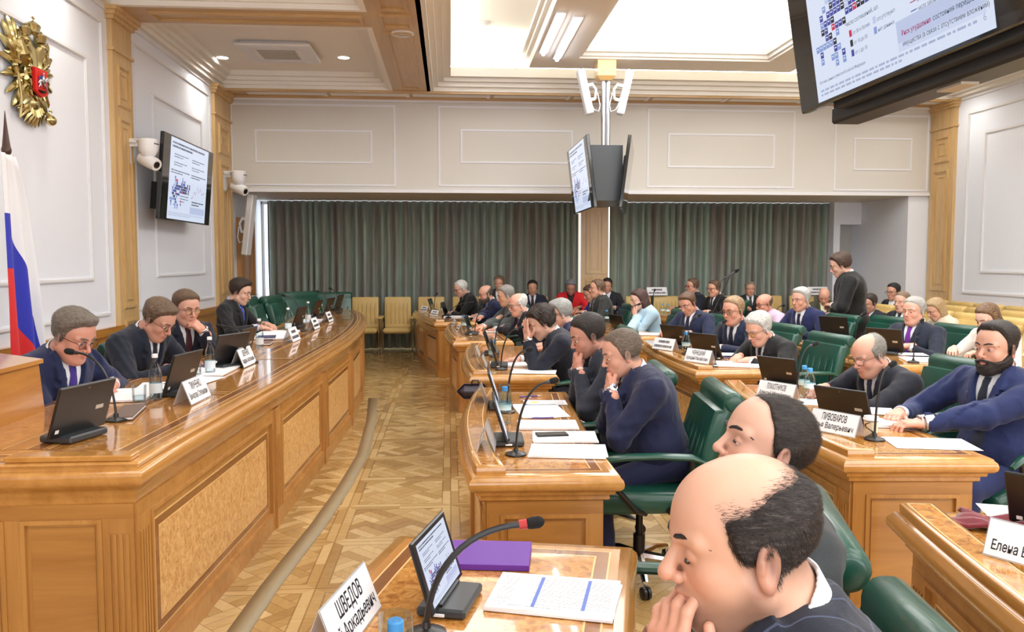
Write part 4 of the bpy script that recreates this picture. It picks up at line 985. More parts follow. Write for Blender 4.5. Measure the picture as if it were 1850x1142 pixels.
def hairmask(P,g,raw=False):
    x=P[:,0]-g.get('tx',0); y=np.abs(P[:,1]); z=P[:,2]; rec=g.get('rec',0)
    zl=np.interp(x,[-.1,-.035,-.020,.0,.012,.028,.046,.075,.10],[g.get('nape',-.064),g.get('nape',-.064)+.008,-.036,-.034,-.026,.026,.060,.080,.086]) 
    zl=zl+rec*sstep(x,.02,.07)*(.6+.8*sstep(y,.02,.05))
    zl=zl+waves(P,75,.0035)+waves(P[:,[2,0,1]],190,.0018)
    if raw: return z-zl
    m=sstep(z-zl,-.005,.014+g.get('soft',0))
    if 'bz' in g:   # bald crown: hair only below this slanting line
        zb=g['bz']-g.get('bk',.55)*(x+.02)+waves(P,80,.004); m=m*(1-sstep(z-zb,-.012-g.get('soft',0),.012+g.get('soft',0)))
    return m
def waves(P,s,amp): return amp*(np.sin(P[:,0]*s+2.1*np.sin(P[:,1]*s*.7))*np.sin(P[:,1]*s*1.1+1.3)+.6*np.sin(P[:,2]*s*1.3+P[:,0]*s*.8+2))/1.6
def hair_f(P,g):
    d=skull(P,g); m=hairmask(P,g); z=P[:,2]; tt=g.get('top',.018)*.85; ts=g.get('side',.008)*.75
    T=ts+(tt-ts)*sstep(z,.02,.09); T=T+g.get('quiff',0)*sstep(P[:,0],.02,.08)*sstep(z,.06,.10)
    T=T*(.30+.70*sstep(hairmask(P,g,True),.0,.042))
    part=g.get('part'); 
    if part: T=T-.006*np.exp(-((P[:,1]-part)/.008)**2)*sstep(z,.06,.09)
    cur=g.get('curl',0)
    T=T+waves(P,90 if not cur else 70,.0014+cur*.006)+waves(P[:,[1,2,0]],210,.0008+cur*.004)
    r=d-(-.007+(T+.007)*m)
    if g.get('long'):
        L=g['long']; q=ell(P,(-.030,0,-.02-L*.35),(.088,.098,.10+L*.6)); q=smax(q,P[:,0]-.012-.06*sstep(z,.0,.08),.02); q=q-waves(P,60,.004); r=smin(r,q,.02)
    return r
def beardmask(P,g,soft=False):
    x=P[:,0]; y=np.abs(P[:,1]); z=P[:,2]
    top=np.interp(x,[-.01,.01,.04,.07,.1],[-.02,-.028,-.055,-.062,-.050])
    m=(sstep(top-z,-.003,.006)*sstep(x,-.02,-.008)) if not soft else sstep(top-z,-.014,.030)*sstep(x,-.035,.020)*(1-.35*sstep(-z,.10,.13))
    lips=np.exp(-(((y)/.022)**2+((z+.069)/.008)**2))*sstep(x,.06,.08); return np.clip(m-1.4*lips,0,1)
def hand_f(P,side,pose):
    Q=P*A3(1,side,1)   # thumb at +y after mirroring
    d=rbx(Q,(.050,0,0),(.046,.040,.0135),.0125); d=smin(d,cap(Q,(-.05,0,0),(.02,0,0),.027,.027),.02); d=smin(d,ell(Q,(.035,.022,-.012),(.034,.018,.014)),.012)
    C={'flat':(8,14,8),'rest':(22,34,20),'curl':(42,58,30),'fist':(78,95,60),'splay':(-4,10,6)}[pose]
    for k,(y0,L,sp) in enumerate(((.030,.074,5),(.0105,.082,1),(-.0105,.076,-3),(-.0295,.060,-9))):
        a=0; p=np.array((.090-.003*abs(k-1),y0,0.0)); sp_=R(sp*(2.2 if pose=='splay' else 1)); rr=(.0098,.0092,.0083,.0072)
        if k==3: rr=tuple(r*.88 for r in rr)
        for j,(fr,c) in enumerate(zip((.46,.30,.24),C)):
            a+=R(c*(1+.12*(k-1) if pose in('rest','curl') else 1)); q=p+L*fr*np.array((math.cos(a)*math.cos(sp_),math.cos(a)*math.sin(sp_),-math.sin(a))); d=smin(d,cap(Q,p,q,rr[j],rr[j+1]),.004 if j else .007); p=q
    if pose=='fist': th=((.022,.034,-.010),(.060,.044,-.026),(.082,.028,-.040),(.088,.008,-.044))
    elif pose=='splay': th=((.018,.032,-.006),(.040,.066,-.014),(.062,.088,-.016),(.082,.100,-.016))
    else: th=((.020,.032,-.008),(.050,.054,-.018),(.078,.060,-.024),(.100,.056,-.028))
    for j,r in enumerate((.0125,.0105,.0095)): d=smin(d,cap(Q,th[j],th[j+1],r,(.0105,.0095,.008)[j]),.007)
    return d
def unit(v): v=np.asarray(v,float); return v/(np.linalg.norm(v)+1e-9)
_mm={}
def skin_mat():
    if 'skin' not in _mm:
        t=NT('skin'); a=t.node('ShaderNodeVertexColor'); a.layer_name='Col'; v=t.coord(); n=t.noise(v,55,4,.6)
        t.color(t.mix(t.math('MULTIPLY',n,.05),a.outputs[0],(.55,.18,.12,1))); t.set(Roughness=.42,Specular_IOR_Level=.45,Subsurface_Weight=.12,Subsurface_Scale=.006); t.b.inputs['Subsurface Radius'].default_value=(1,.35,.2)
        t.bump(t.noise(v,420,3),.12,.001); _mm['skin']=t.m
    return _mm['skin']
def hair_mat(c,c2=None,sc=1):
    k=('h',c,c2)
    if k not in _mm:
        t=NT('hair'); v=t.coord((18,90,90)); n=t.noise(v,2.2,5,.7,.4); c2=c2 or tuple(min(255,int(x*1.45+14)) for x in c)
        t.color(t.ramp(n,[(.3,lin(tuple(int(x*.62) for x in c))),(.52,lin(c)),(.72,lin(c2))])); t.set(Roughness=.5,Specular_IOR_Level=.4); t.bump(n,.55,.004); _mm[k]=t.m
    return _mm[k]
def cloth(c,check=None,rough=.75,light=False):
    k=('c',c,check)
    if k not in _mm:
        if not light and max(c)<130: c=tuple(int(x*.80) for x in c[:2])+(int(c[2]*.70),)
        t=NT('suit_cloth'); v=t.coord(); n=t.noise(v,260,2,.6); n2=t.noise(v,7,3); col=t.mix(n,tuple(x*.8 for x in lin(c)[:3])+(1,),tuple(min(1,x*1.22+.002) for x in lin(c)[:3])+(1,))
        if check:
            sp=t.node('ShaderNodeSeparateXYZ'); t.link(v,sp.inputs[0]); g=0
            a=t.math('LESS_THAN',t.math('FRACT',t.math('MULTIPLY',sp.outputs[1],22)),.07); b=t.math('LESS_THAN',t.math('FRACT',t.math('MULTIPLY',sp.outputs[2],18)),.07); col=t.mix(t.math('MULTIPLY',t.math('MAXIMUM',a,b),.5),col,lin(check))
        t.color(col); t.set(Roughness=rough,Specular_IOR_Level=.25,Sheen_Weight=.12); t.bump(t.math('ADD',t.math('MULTIPLY',n,.25),n2),.35,.006); _mm[k]=t.m
    return _mm[k]
EYEW=plain('eye_white',(222,214,208),.25,coat=.6); EYED=plain('eye_iris',(42,30,22),.15,coat=1)
TRANSP=glass('spectacle_lens',(246,248,250),.02)
def obj_from(parts,name,parent,xf,mat=None):
    V=[];Fq=[];Cc=[];k=0
    for p in parts:
        v,f=p[0],p[1]
        if len(v)==0: continue
        V.append(v);Fq.append(f+k);k+=len(v)
        if len(p)>2: Cc.append(p[2])
    if not V: return None
    V=np.concatenate(V); return mesh_np(name,xf(V),np.concatenate(Fq),mat,parent,np.concatenate(Cc) if Cc else None)
def person(label,px,py,Y,yaw,lean=12,hy=0,hp=8,hr=0,s=1.0,lod=2,skin=(206,150,122),hair=(70,56,46),hair2=None,g={},suit=(34,38,62),check=None,shirt=(226,230,240),tie=(40,44,90),L=None,Rr=None,zt=.76,glasses=None,beard=None,stub=0,stand=False,nov=False,group=None,watch=None,strands=0,build_=0,lipc=None,shift=(0,0)):
    hw=aty(px,py,Y); yr=R(yaw); g=dict(g)
    RH=Rz(R(hy))@Ry(R(hp))@Rx(R(hr)); RL=Ry(R(lean))
    N=RL@A3(.01,0,.50); hc=N+RH@A3(.030,0,.118)
    o=Rz(yr)@(hc*s); root=np.array((hw.x-o[0],hw.y-o[1])); pz=hw.z-hc[2]*s
    e=empty('person',(root[0],root[1],0),yr,label,'person',group)
    xf=lambda V:V*s+np.array((0,0,pz)); fl=-pz/s
    def w2b(w): q=np.array((w[0]-root[0],w[1]-root[1],w[2]-pz)); return (Rz(-yr)@q.astype(f32))/s
    hres={0:.0026,1:.0036,2:.0052,3:.0075}[lod]; bres={0:.0075,1:.009,2:.013,3:.018}[lod]; hdres={0:.003,1:.0038,2:.0055,3:.008}[lod]
    toC=lambda P:P@RL      # body -> chest frame (inverse rotation)
    toH=lambda P:(P-hc)@RH
    hT=lambda p:hc+RH@np.asarray(p,f32)
    sk=lin(skin)[:3]; lu=sum(sk)/3; sk=tuple(min(.85,(x*.86+lu*.14)*1.01) for x in sk)
    # ---- hands
    hands=[]; arms=[]
    for side,hs in ((1,L),(-1,Rr)):
        S=RL@A3(-.01,side*(.178+build_),.425)
        hs=dict(hs) if hs else {}
        kind=hs.get('k','def')
        if stand and kind=='def': c=np.array((.10,side*.24,-.10)); dd=np.array((.3,0,-1)); pole=(-.6,side*.4,0)
        elif kind=='front': c=np.array((.24,side*.07,.17)); dd=np.array((.5,-side*.8,0)); pole=(-.3,side*1.,-.2)
        elif kind=='lap': c=np.array((.30,side*.10,.13)); dd=np.array((.9,-side*.3,-.2)); pole=(-.3,side*.7,-.2)
        elif kind=='def': c=w2b((0,0,zt+.045)); c=np.array((.40+.002*lean,side*.12,c[2])); dd=np.array((.8,-side*.55,-.05)); pole=(-.1,side*.7,-.8)
        elif kind=='T': w=atz(hs['px'],hs['py'],zt+hs.get('dz',.03)); c=w2b(w); dd=np.array(hs.get('d',(.8,-side*.5,-.1))); pole=hs.get('pole',(-.1,side*.8,-.6))
        elif kind=='P': w=aty(hs['px'],hs['py'],hs['Y']); c=w2b(w); dd=np.array(hs.get('d',(.3,0,1))); pole=hs.get('pole',(.1,side*.3,-1))
        elif kind=='H': c=hT(hs['p']); dd=RH@np.asarray(hs.get('d',(0,0,1)),f32); pole=hs.get('pole',(.15,side*.35,-1))
        X=unit(dd); wr=c-X*.055; up=np.asarray(hs.get('up',(0,0,1)),float)
        if kind=='H' : up=RH@np.asarray(hs.get('up',(1,0,0)),f32)
        Z=unit(up-X*np.dot(up,X)); Yv=np.cross(Z,X); Mh=np.stack([X,Yv,Z],1).astype(f32)
        v=wr-S; dist=np.linalg.norm(v); L1,L2=.30,.265
        if dist>(L1+L2)*.985: k=dist/((L1+L2)*.985); L1*=k; L2*=k; 
        if dist>.62: print('STRETCH',label[:30],side,round(float(dist),2))
        a=(L1*L1-L2*L2+dist*dist)/(2*dist); hh=math.sqrt(max(0,L1*L1-a*a)); u=unit(v); pv=np.asarray(pole,float); pv=unit(pv-u*np.dot(pv,u)); El=S+u*a+pv*hh
        arms.append((side,S,El,wr,X)); pose=hs.get('pose','rest')
        thumb=-side  # right hand (side -1): thumb at +y
        if kind=='none' or hs.get('hide'): continue
        def hf(P,Mh=Mh,wr=wr,thumb=thumb,pose=pose): return hand_f((P-wr.astype(f32))@Mh,thumb,pose)
        cc=wr+X*.06; v,f=snet(hf,cc-.15,cc+.15,hdres); cl=np.tile(np.array(sk)*np.array((1.0,.92,.90)),(len(v),1))
        lp=(v-wr)@Mh; kn=np.exp(-((lp[:,0]-.092)/.01)**2)*.12; cl=cl*(1-kn[:,None]*np.array((0,.5,.5))); hands.append((v,f,cl))
    # ---- head with neck
    nk0=RL@A3(-.012,0,.455); 
    def hd(P):
        Q=toH(P); d=face(Q,g); 
        # neck
        d2=cap(P,nk0,hT((-.022,0,-.05)),.063+g.get('fat',0),.056+g.get('fat',0)); d=smin(d,d2,.022); return smin(d,ears(Q,g),.005)
    lo=np.minimum(hc-.17,nk0-.08); hi=np.maximum(hc+.17,nk0+.08); v,f=snet(hd,lo,hi,hres); Q=toH(v.astype(f32))
    cl=np.tile(sk,(len(v),1)).astype(float); y=np.abs(Q[:,1]); x=Q[:,0]; z=Q[:,2]
    def mixc(m,c): 
        nonlocal cl; m=np.clip(m,0,1)[:,None]; cl=cl*(1-m)+np.array(c)*m
    red=np.array(sk)*np.array((1.0,.72,.68)); mixc(.5*np.exp(-(((y-.042)/.02)**2+((z+.035)/.022)**2))*(x>.03),red); mixc(.55*np.exp(-((y/.016)**2+((z+.034)/.014)**2))*(x>.095),red); mixc(.5*sstep(y,.078,.088)*(np.abs(z+.01)<.045),red)
    lc=lin(lipc)[:3] if lipc else np.array(sk)*np.array((.78,.50,.50)); mixc(.85*np.exp(-((y/.024)**4+((z+.0685)/.0095)**4))*sstep(x,.080,.088),lc)
    hc3=np.array(lin(hair)[:3])
    if stub: mixc(stub*beardmask(Q,g,True),hc3*.8+np.array(sk)*.08)
    if not g.get('nosc'): mixc((.55 if g.get('soft') else .8)*hairmask(Q,g),hc3*.9)
    mixc(.35*np.exp(-(((y-.032)/.018)**2+((z+.004)/.012)**2))*sstep(x,.06,.08),np.array(sk)*np.array((.62,.46,.45)))
    parts=[(v,f,cl)]+hands
    # ---- hidden trunk and limbs so that the figure is whole
    hipz=-.01; legs=[]
    for sd in (1,-1):
        if stand: hp_=A3(0,sd*.09,-.02); kn_=A3(.02,sd*.10,(fl+.04)*.5); an=A3(0,sd*.10,fl+.09)
        else: hp_=A3(.0,sd*.09,-.01); kn_=A3(.40,sd*.13,min(.06,fl+.50)); an=A3(.36,sd*.13,fl+.09)
        legs.append((hp_,kn_,an))
    def bodyf(P):
        C=toC(P); d=ell(C,(0,0,.33),(.10,.15,.18)); d=smin(d,ell(C,(.0,0,.10),(.10,.13,.17)),.05)
        for side,S,El,wr,X in arms: d=smin(d,cap(P,S,El,.042,.036),.03); d=smin(d,cap(P,El,wr,.036,.024),.02)
        for a,b_,c in legs: d=smin(d,cap(P,a,b_,.062,.045),.03); d=smin(d,cap(P,b_,c,.042,.03),.02)
        return smin(d,cap(P,RL@A3(-.012,0,.38),nk0,.055,.055),.03)
    al=[a[k] for a in arms for k in (1,2,3)]; allp=np.array(al+[q for l in legs for q in l]+[RL@A3(0,0,.5)])
    v,f=snet(bodyf,allp.min(0)-.15,allp.max(0)+.15,.03); parts.append((v,f,np.tile(sk,(len(v),1))))
    obj_from(parts,'body',e,xf,skin_mat())
    # ---- clothes
    fx=build_
    def torso(C,o):
        d=ell(C,(-.005,0,.335),(.118+o+fx*.6,.172+o+fx,.185+o)); d=smin(d,ell(C,(.015+fx*.6,0,.10),(.120+o+fx,.155+o+fx,.17+o)),.07)
        d=smin(d,cap(C,(-.015,-.150-fx*.6,.415),(-.015,.150+fx*.6,.415),.056+o),.045); Q=np.abs(C*A3(0,1,0))+C*A3(1,0,1)
        d=smin(d,cap(Q,(-.022,.03,.462),(-.015,.13,.425),.038+o,.048+o),.035); return d
    vz=.21; vt=.49; vw=.064
    def Wd(C): return np.interp(C[:,2],[vz,vt],[0.0,vw])
    def jack(P):
        C=toC(P); o=.014; d=torso(C,o); arm=None
        for side,S,El,wr,X in arms:
            W2=wr+unit(El-wr)*.028
            a_=smin(cap(P,S,El,.064+fx*.3,.054+fx*.2),cap(P,El,W2,.053+fx*.2,.036),.018)
            t=((P-El)@unit(W2-El).astype(f32)); fold=np.exp(-(t/.07)**2)*.0035*np.sin(t*95+P[:,1]*60)
            a_=smax(a_,(P-W2.astype(f32))@unit(W2-El).astype(f32)-.002,.004); a_=a_-fold; arm=a_ if arm is None else np.minimum(arm,a_)
        d=smin(d,arm,.028)
        wv=waves(P,24,1.); d=d-.0055*wv-.0026*np.exp(-(waves(P[:,[2,0,1]]+.1*wv[:,None],21,1.)/.22)**2)-waves(P[:,[1,2,0]],55,.0016)
        front=(C[:,0]>.02)
        ay=np.abs(C[:,1]); w_=Wd(C); 
        if not nov:
            lap=np.interp(C[:,2],[vz,.30,.395,.40,.425,.43,.50],[0,.045,.062,.040,.040,.052,.03]); on=((ay-w_)<lap)&((ay-w_)>-.01)&front&(C[:,2]>vz); d=d-on*(.0095 if lod>1 else .014)
            wedge=smax(ay-w_,.03-C[:,0],.003); wedge=np.maximum(wedge,vz-C[:,2]); d=smax(d,-wedge,.003)
            # open below the button too
        # collar standing round the back of the neck
        ax=unit(hT((-.022,0,-.05))-nk0).astype(f32); hgt=(P-nk0)@ax; rho=np.linalg.norm(P-nk0-hgt[:,None]*ax,axis=1)
        col=np.maximum(np.abs(rho-(.079+g.get('fat',0)))-.006,np.abs(hgt-.012)-.032); col=np.maximum(col,C[:,0]-.03 if not nov else -1); d=smin(d,col,.012)
        d=np.maximum(d,-(rho-(.066+g.get('fat',0)) if True else 1)*1.0) if False else d
        return smax(d,-(C[:,2]+.10),.01)
    bb=np.array([a[k] for a in arms for k in (1,2,3)]+[RL@A3(0,0,-.1),RL@A3(0,0,.52)]); lo=bb.min(0)-.16; hi=bb.max(0)+.16
    lo=np.minimum(lo,[-.22,-.30,-.2]); v,f=snet(jack,lo,hi,bres); obj_from([(v,f)],'jacket' if not nov else 'shirt',e,xf,cloth(suit,check))
    axn=unit(hT((-.022,0,-.05))-nk0).astype(f32)
    def shf(P):
        C=toC(P); d=torso(C,.004); d=np.maximum(d,np.abs(C[:,1])-.10); d=np.maximum(d,-C[:,0]+.0); d=np.maximum(d,.12-C[:,2]); d=np.maximum(d,C[:,2]-.54)
        hgt=(P-nk0)@axn; rel=P-nk0-hgt[:,None]*axn; rho=np.linalg.norm(rel,axis=1); tilt=hgt+rel[:,0]*.45
        col=np.maximum(np.abs(rho-(.068+g.get('fat',0)-.05*np.maximum(hgt-.03,0)))-.0035,np.abs(tilt-.030)-.030); return np.minimum(d,col)
    sp=[]; 
    if not nov: c0=RL@A3(.03,0,.40); sp.append(snet(shf,c0-.22,c0+.24,max(.0045,hres*1.2)))
    for side,S,El,wr,X in arms:
        if nov: continue
        a0=wr+unit(El-wr)*.05; a1=wr+unit(El-wr)*.008
        def cf(P,a0=a0,a1=a1): ax=unit(a1-a0).astype(f32); h_=(P-a0.astype(f32))@ax; rho=np.linalg.norm(P-a0.astype(f32)-h_[:,None]*ax,axis=1); return np.maximum(np.abs(rho-.0325)-.003,np.abs(h_-.02)-.022)
        obj_from([snet(cf,np.minimum(a0,a1)-.05,np.maximum(a0,a1)+.05,max(.0045,hdres))],'shirt_cuff',e,xf,cloth(shirt,None,.6))
    if sp: obj_from(sp,'shirt',e,xf,cloth(shirt,None,.6))
    # tie
    if tie and not nov:
        zs=np.linspace(.478,.15,18); xs=np.linspace(.25,0,126).astype(f32); pts=[]
        for zz in zs:
            C=np.stack([xs,np.zeros_like(xs),np.full_like(xs,zz)],1); d=np.minimum(torso(C,.004),shf((C@RL.T).astype(f32))); i=np.argmax(d<0) if (d<0).any() else 60; pts.append(xs[i]+.006)
        pts=np.array(pts); b=MB(); m_=cloth(tie,None,.5); rings=[]
        for k,zz in enumerate(zs):
            w_=np.interp(zz,[.15,.40,.452,.462,.478],[.040,.024,.017,.024,.020]); th=.005 if zz<.455 else .011
            rings.append([tuple((RL@A3(pts[k]+q*th,p*w_,zz))*s+np.array((0,0,pz))) for p,q in ((-1,-.3),(-.5,.8),(0,1),(.5,.8),(1,-.3),(0,-.8))])
        b.loft(rings,m_); b.build('tie',e)
    # trousers and shoes
    tz=cloth(suit,check) if not nov else cloth((40,42,52))
    def trf(P):
        d=ell(P,(.0,0,-.0),(.14+fx*.5,.175+fx*.6,.12))
        for a,b_,c in legs: d=smin(d,cap(P,a,b_,.088,.066),.04); d=smin(d,cap(P,b_,(c[0],c[1],c[2]+.03),.064,.050),.02)
        return d-waves(P,30,.004)
    lp=np.array([q for l in legs for q in l]); v,f=snet(trf,lp.min(0)-.2,lp.max(0)+.2,.02 if lod>0 else .014); obj_from([(v,f)],'trousers',e,xf,tz)
    b=MB(); 
    for a,b_,c in legs:
        b=MB(); c=c*s+np.array((0,0,pz)); b.loft([[(c[0]+xx,c[1]+wy*math.cos(q),max(.002,zc+hz*math.sin(q))) for q in [2*PI*k/10 for k in range(10)]] for xx,wy,zc,hz in ((-.07,.02,.03,.025),(-.06,.036,.04,.045),(-.01,.042,.05,.055),(.06,.045,.035,.04),(.13,.046,.028,.03),(.175,.034,.022,.022),(.19,.012,.02,.01))],M['black']); b.build('shoe',e)
    # ---- hair
    hm=hair_mat(hair,hair2); inv=lambda V:V
    if not g.get('nohair'):
        def hf2(P): return hair_f(toH(P),g)
        ex=.16+.35*g.get('long',0); v,f=snet(hf2,hc-ex-.01,hc+.17,hres*1.1); 
        ho=obj_from([(v,f)],'hair',e,xf,hm)
        if strands and ho:
            rn=np.random.RandomState(3); Q=toH(v.astype(f32)); nrm=np.zeros((len(v),3)); 
            qv=v[f]; fn=np.cross(qv[:,2]-qv[:,0],qv[:,3]-qv[:,1]); fn/=np.linalg.norm(fn,axis=1)[:,None]+1e-12
            cen=qv.mean(1); dirb=(RH@np.array(g.get('comb',(-1,0,-.15)),f32)); keep=hairmask(toH(cen.astype(f32)),g); cand=np.where(keep>g.get('km',.12)+.75*rn.rand(len(cen)))[0]; pick=rn.choice(cand,strands); n_=fn[pick]; p=cen[pick]+(rn.rand(strands,3)-.5)*hres
            d_=dirb+(rn.rand(strands,3)-.5)*.5; Qc=toH(p.astype(f32)); low=(Qc[:,2]<.035)[:,None]; dn=(RH@np.array((-.35,0,-1),f32)); d_=np.where(low,dn+(rn.rand(strands,3)-.5)*.4,d_); d_=d_-n_*(d_*n_).sum(1)[:,None]; d_/=np.linalg.norm(d_,axis=1)[:,None]
            sdv=np.cross(d_,n_)*.00024*g.get('sw',1); ln=(.010+.016*rn.rand(strands))[:,None]*g.get('sl',1); li=(.0012+.002*rn.rand(strands))[:,None]
            V=[];Fs=[];pp=[p+n_*-.001,p+d_*ln*.5+n_*li,p+d_*ln+n_*(li*.8)]
            for k,q in enumerate(pp): w_=(1,.8,.15)[k]; V+= [q-sdv*w_,q+sdv*w_]
            V=np.stack(V,1).reshape(-1,3); base=np.arange(strands)[:,None]*6; Fs=np.concatenate([base+np.array([0,1,3,2]),base+np.array([2,3,5,4])]); obj_from([(V,Fs)],'hair_strands',e,xf,hm)['kind']='stuff'
    if beard:
        bt=beard if isinstance(beard,float) else .009
        def bf(P): Q=toH(P); d=face(Q,dict(g,lid=.02)); return d-(-.006+(bt+.006+waves(Q,150,.0012))*beardmask(Q,g))
        v,f=snet(bf,hc-.15,hc+.14,hres*1.1); obj_from([(v,f)],'beard',e,xf,hm)
    if g.get('stache'):
        def mf(P): Q=toH(P); q=np.abs(Q*A3(0,1,0))+Q*A3(1,0,1); return cap(q,(.102,.004,-.054),(.092,.028,-.064),.0085,.004)-waves(Q,200,.001)
        v,f=snet(mf,hc-.15,hc+.14,hres*1.1); obj_from([(v,f)],'moustache',e,xf,hair_mat(g['stache']))
    if lod<3:
        tr=lambda p: tuple((hT(p)*s+np.array((0,0,pz))))
        br=tuple(int(x*.8) for x in hair) if not g.get('brow') else g['brow']
        for sd in (1,-1):
            b=MB(); bw=g.get('bw',1); bx_=g.get('bx',0); b.tube([tr((.1005-bx_,sd*.009,.0205)),tr((.0995-bx_,sd*.020,.0250)),tr((.0945-bx_,sd*.032,.0280)),tr((.0860-bx_,sd*.044,.0265)),tr((.0740,sd*.0555,.0205)),tr((.0600,sd*.0640,.0130))],[.0025*s*bw,.0040*s*bw,.0042*s*bw,.0036*s*bw,.0026*s*bw,.0010*s],hair_mat(br),6); b.build('eyebrow',e)
            b=MB(); c=tr((.0755,sd*.0315,-.001)); b.ball(c,.0136*s,EYEW,12,8); iv=hT((.0755+.0128*math.cos(R(g.get('look',0))),sd*.0315+.0128*math.sin(R(g.get('look',0))),g.get('iz',-.004)))*s+np.array((0,0,pz)); b.ball(tuple(iv),.0052*s,EYED,10,6); b.build('eye',e)
    if glasses:
        tr=lambda p: tuple((hT(p)*s+np.array((0,0,pz)))); gm=plain('spectacle_frame',glasses,.3,.5) if ('g',glasses) not in _mm else _mm[('g',glasses)]; _mm[('g',glasses)]=gm
        rr=.0013 if lod<2 else .0017; dz=g.get('gdrop',-.004); ge=None
        b=MB()
        for sd in (1,-1):
            cy=sd*.034; pts=[]
            for k in range(17):
                a=2*PI*k/16; ca,sa=math.cos(a),math.sin(a); pts.append(tr((.108-.012*abs((cy+sd*ca*.026)/.06),cy+.0265*math.copysign(abs(ca)**.7,ca),dz+.0185*math.copysign(abs(sa)**.7,sa))))
            b.tube(pts,rr*s,gm,5,cap=(0,0)); b.tube([tr((.100,sd*.061,dz+.008)),tr((.05,sd*.077,dz+.008)),tr((-.005,sd*.083,dz+.008)),tr((-.02,sd*.083,dz-.008))],rr*s,gm,5)
        b.tube([tr((.107,-.009,dz+.004)),tr((.112,0,dz+.007)),tr((.107,.009,dz+.004))],rr*s,gm,5); go=b.build('spectacles',e)
        for sd in (1,-1):
            b=MB(); cy=sd*.034; c=[tr((.108-.012*abs((cy+sd*math.cos(2*PI*k/16)*.026)/.06),cy+.0255*math.copysign(abs(math.cos(2*PI*k/16))**.7,math.cos(2*PI*k/16)),dz+.0175*math.copysign(abs(math.sin(2*PI*k/16))**.7,math.sin(2*PI*k/16)))) for k in range(16)]
            b.add(c,[tuple(range(16))],TRANSP); b.build('lens',go)
    if watch:
        sd=1 if watch=='L' else -1
        a=[q for q in arms if q[0]==sd][0]; wr=a[3]; ax=unit(a[3]-a[2]); hx=a[4]; b=MB(); c=wr+hx*.004; u_=unit(np.cross(ax,(0,0,1))); v_=np.cross(ax,u_)
        pts=[tuple((c+(u_*math.cos(q)+v_*math.sin(q))*.0335)*s+np.array((0,0,pz))) for q in [2*PI*k/16 for k in range(17)]]; b.tube(pts,.006*s,M['alu'],6,cap=(0,0))
        tp=unit(np.array((0,0,1))-ax*np.dot((0,0,1),ax)); tp=tp if not stand else u_; q0=(c+tp*.034)*s+np.array((0,0,pz)); Tm=Matrix.Translation(Vector([float(k) for k in q0]))@Vector([float(k) for k in tp]).to_track_quat('Z','Y').to_matrix().to_4x4(); b.T=Tm; b.lathe([(.019,-.004),(.021,0),(.019,.006),(.015,.007)],M['chrome'],18); b.lathe([(.0155,.0065),(.001,.0072)],M['bezel'],18); b.build('wristwatch',e)
    return e
# ------------------------------------------------------------------ the people
NAVY=(30,36,66); BLUE=(38,48,104); BLK=(26,27,32); CHAR=(52,54,62); WH=(228,232,240)
GR=(150,148,142); BR=(74,56,42); DK=(34,26,22); WHT=(196,194,188); FR=(34,34,38)
def clasp(z=-.085,x=.118,pose='fist'): return dict(L=dict(k='H',p=(x,.022,z),d=(-.1,-.75,.6),up=(1,.25,.1),pose=pose),Rr=dict(k='H',p=(x-.005,-.025,z-.02),d=(-.1,.75,.6),up=(1,-.25,.1),pose=pose))
# at the long table
person('man with grey swept hair, glasses and purple tie, nearest at the long table',133,606,4.4,-22,lean=24,hp=24,s=1.06,lod=1,strands=3500,zt=.88,skin=(206,142,118),hair=(108,98,88),hair2=(150,142,134),g=dict(fat=.006,top=.024,side=.010,quiff=.008,lid=.001,w=1.03),suit=(34,46,104),tie=(60,44,130),glasses=FR,L=dict(k='T',px=196,py=700,d=(.5,-.9,-.1)),Rr=dict(k='T',px=184,py=706,d=(.6,.7,-.05)),watch='L',build_=.02)
person('man in dark navy suit writing with bowed head, second at the long table',286,577,5.45,-18,lean=26,hp=34,s=1.03,lod=1,strands=3500,zt=.88,skin=(204,146,120),hair=(98,78,60),g=dict(fat=.004,top=.022,side=.009,quiff=.006,lid=.001,nape=-.05),suit=(27,34,62),tie=(36,38,58),glasses=FR,L=dict(k='T',px=352,py=655,d=(.8,-.5,-.1)),Rr=dict(k='T',px=333,py=668,d=(.9,.3,-.1)),build_=.02)
person('man with glasses and burgundy tie holding a hand to his mouth at the long table',336,556,6.3,-42,lean=12,hp=14,s=1.02,lod=1,strands=3500,zt=.88,skin=(214,156,130),hair=(92,70,52),g=dict(fat=.006,top=.018,side=.008,lid=-.001,w=1.05),suit=(28,34,64),tie=(84,38,60),glasses=FR,L=dict(k='H',p=(.122,.03,-.105),d=(-.2,-.6,.5),up=(.8,.3,.6),pose='curl'),Rr=dict(k='T',px=374,py=628,d=(.9,.4,-.1)),watch='L',build_=.015)
person('young dark haired man in black suit and bright blue tie reading at the long table',434,527,8.5,-8,lean=6,hp=18,s=1.03,lod=1,strands=3500,zt=.88,skin=(216,168,142),hair=(44,32,26),g=dict(top=.024,side=.013,quiff=.008,lid=0),suit=(30,31,40),tie=(52,70,170),shirt=(186,200,236),L=dict(k='T',px=488,py=588,dz=.05),Rr=dict(k='T',px=478,py=592,dz=.05))
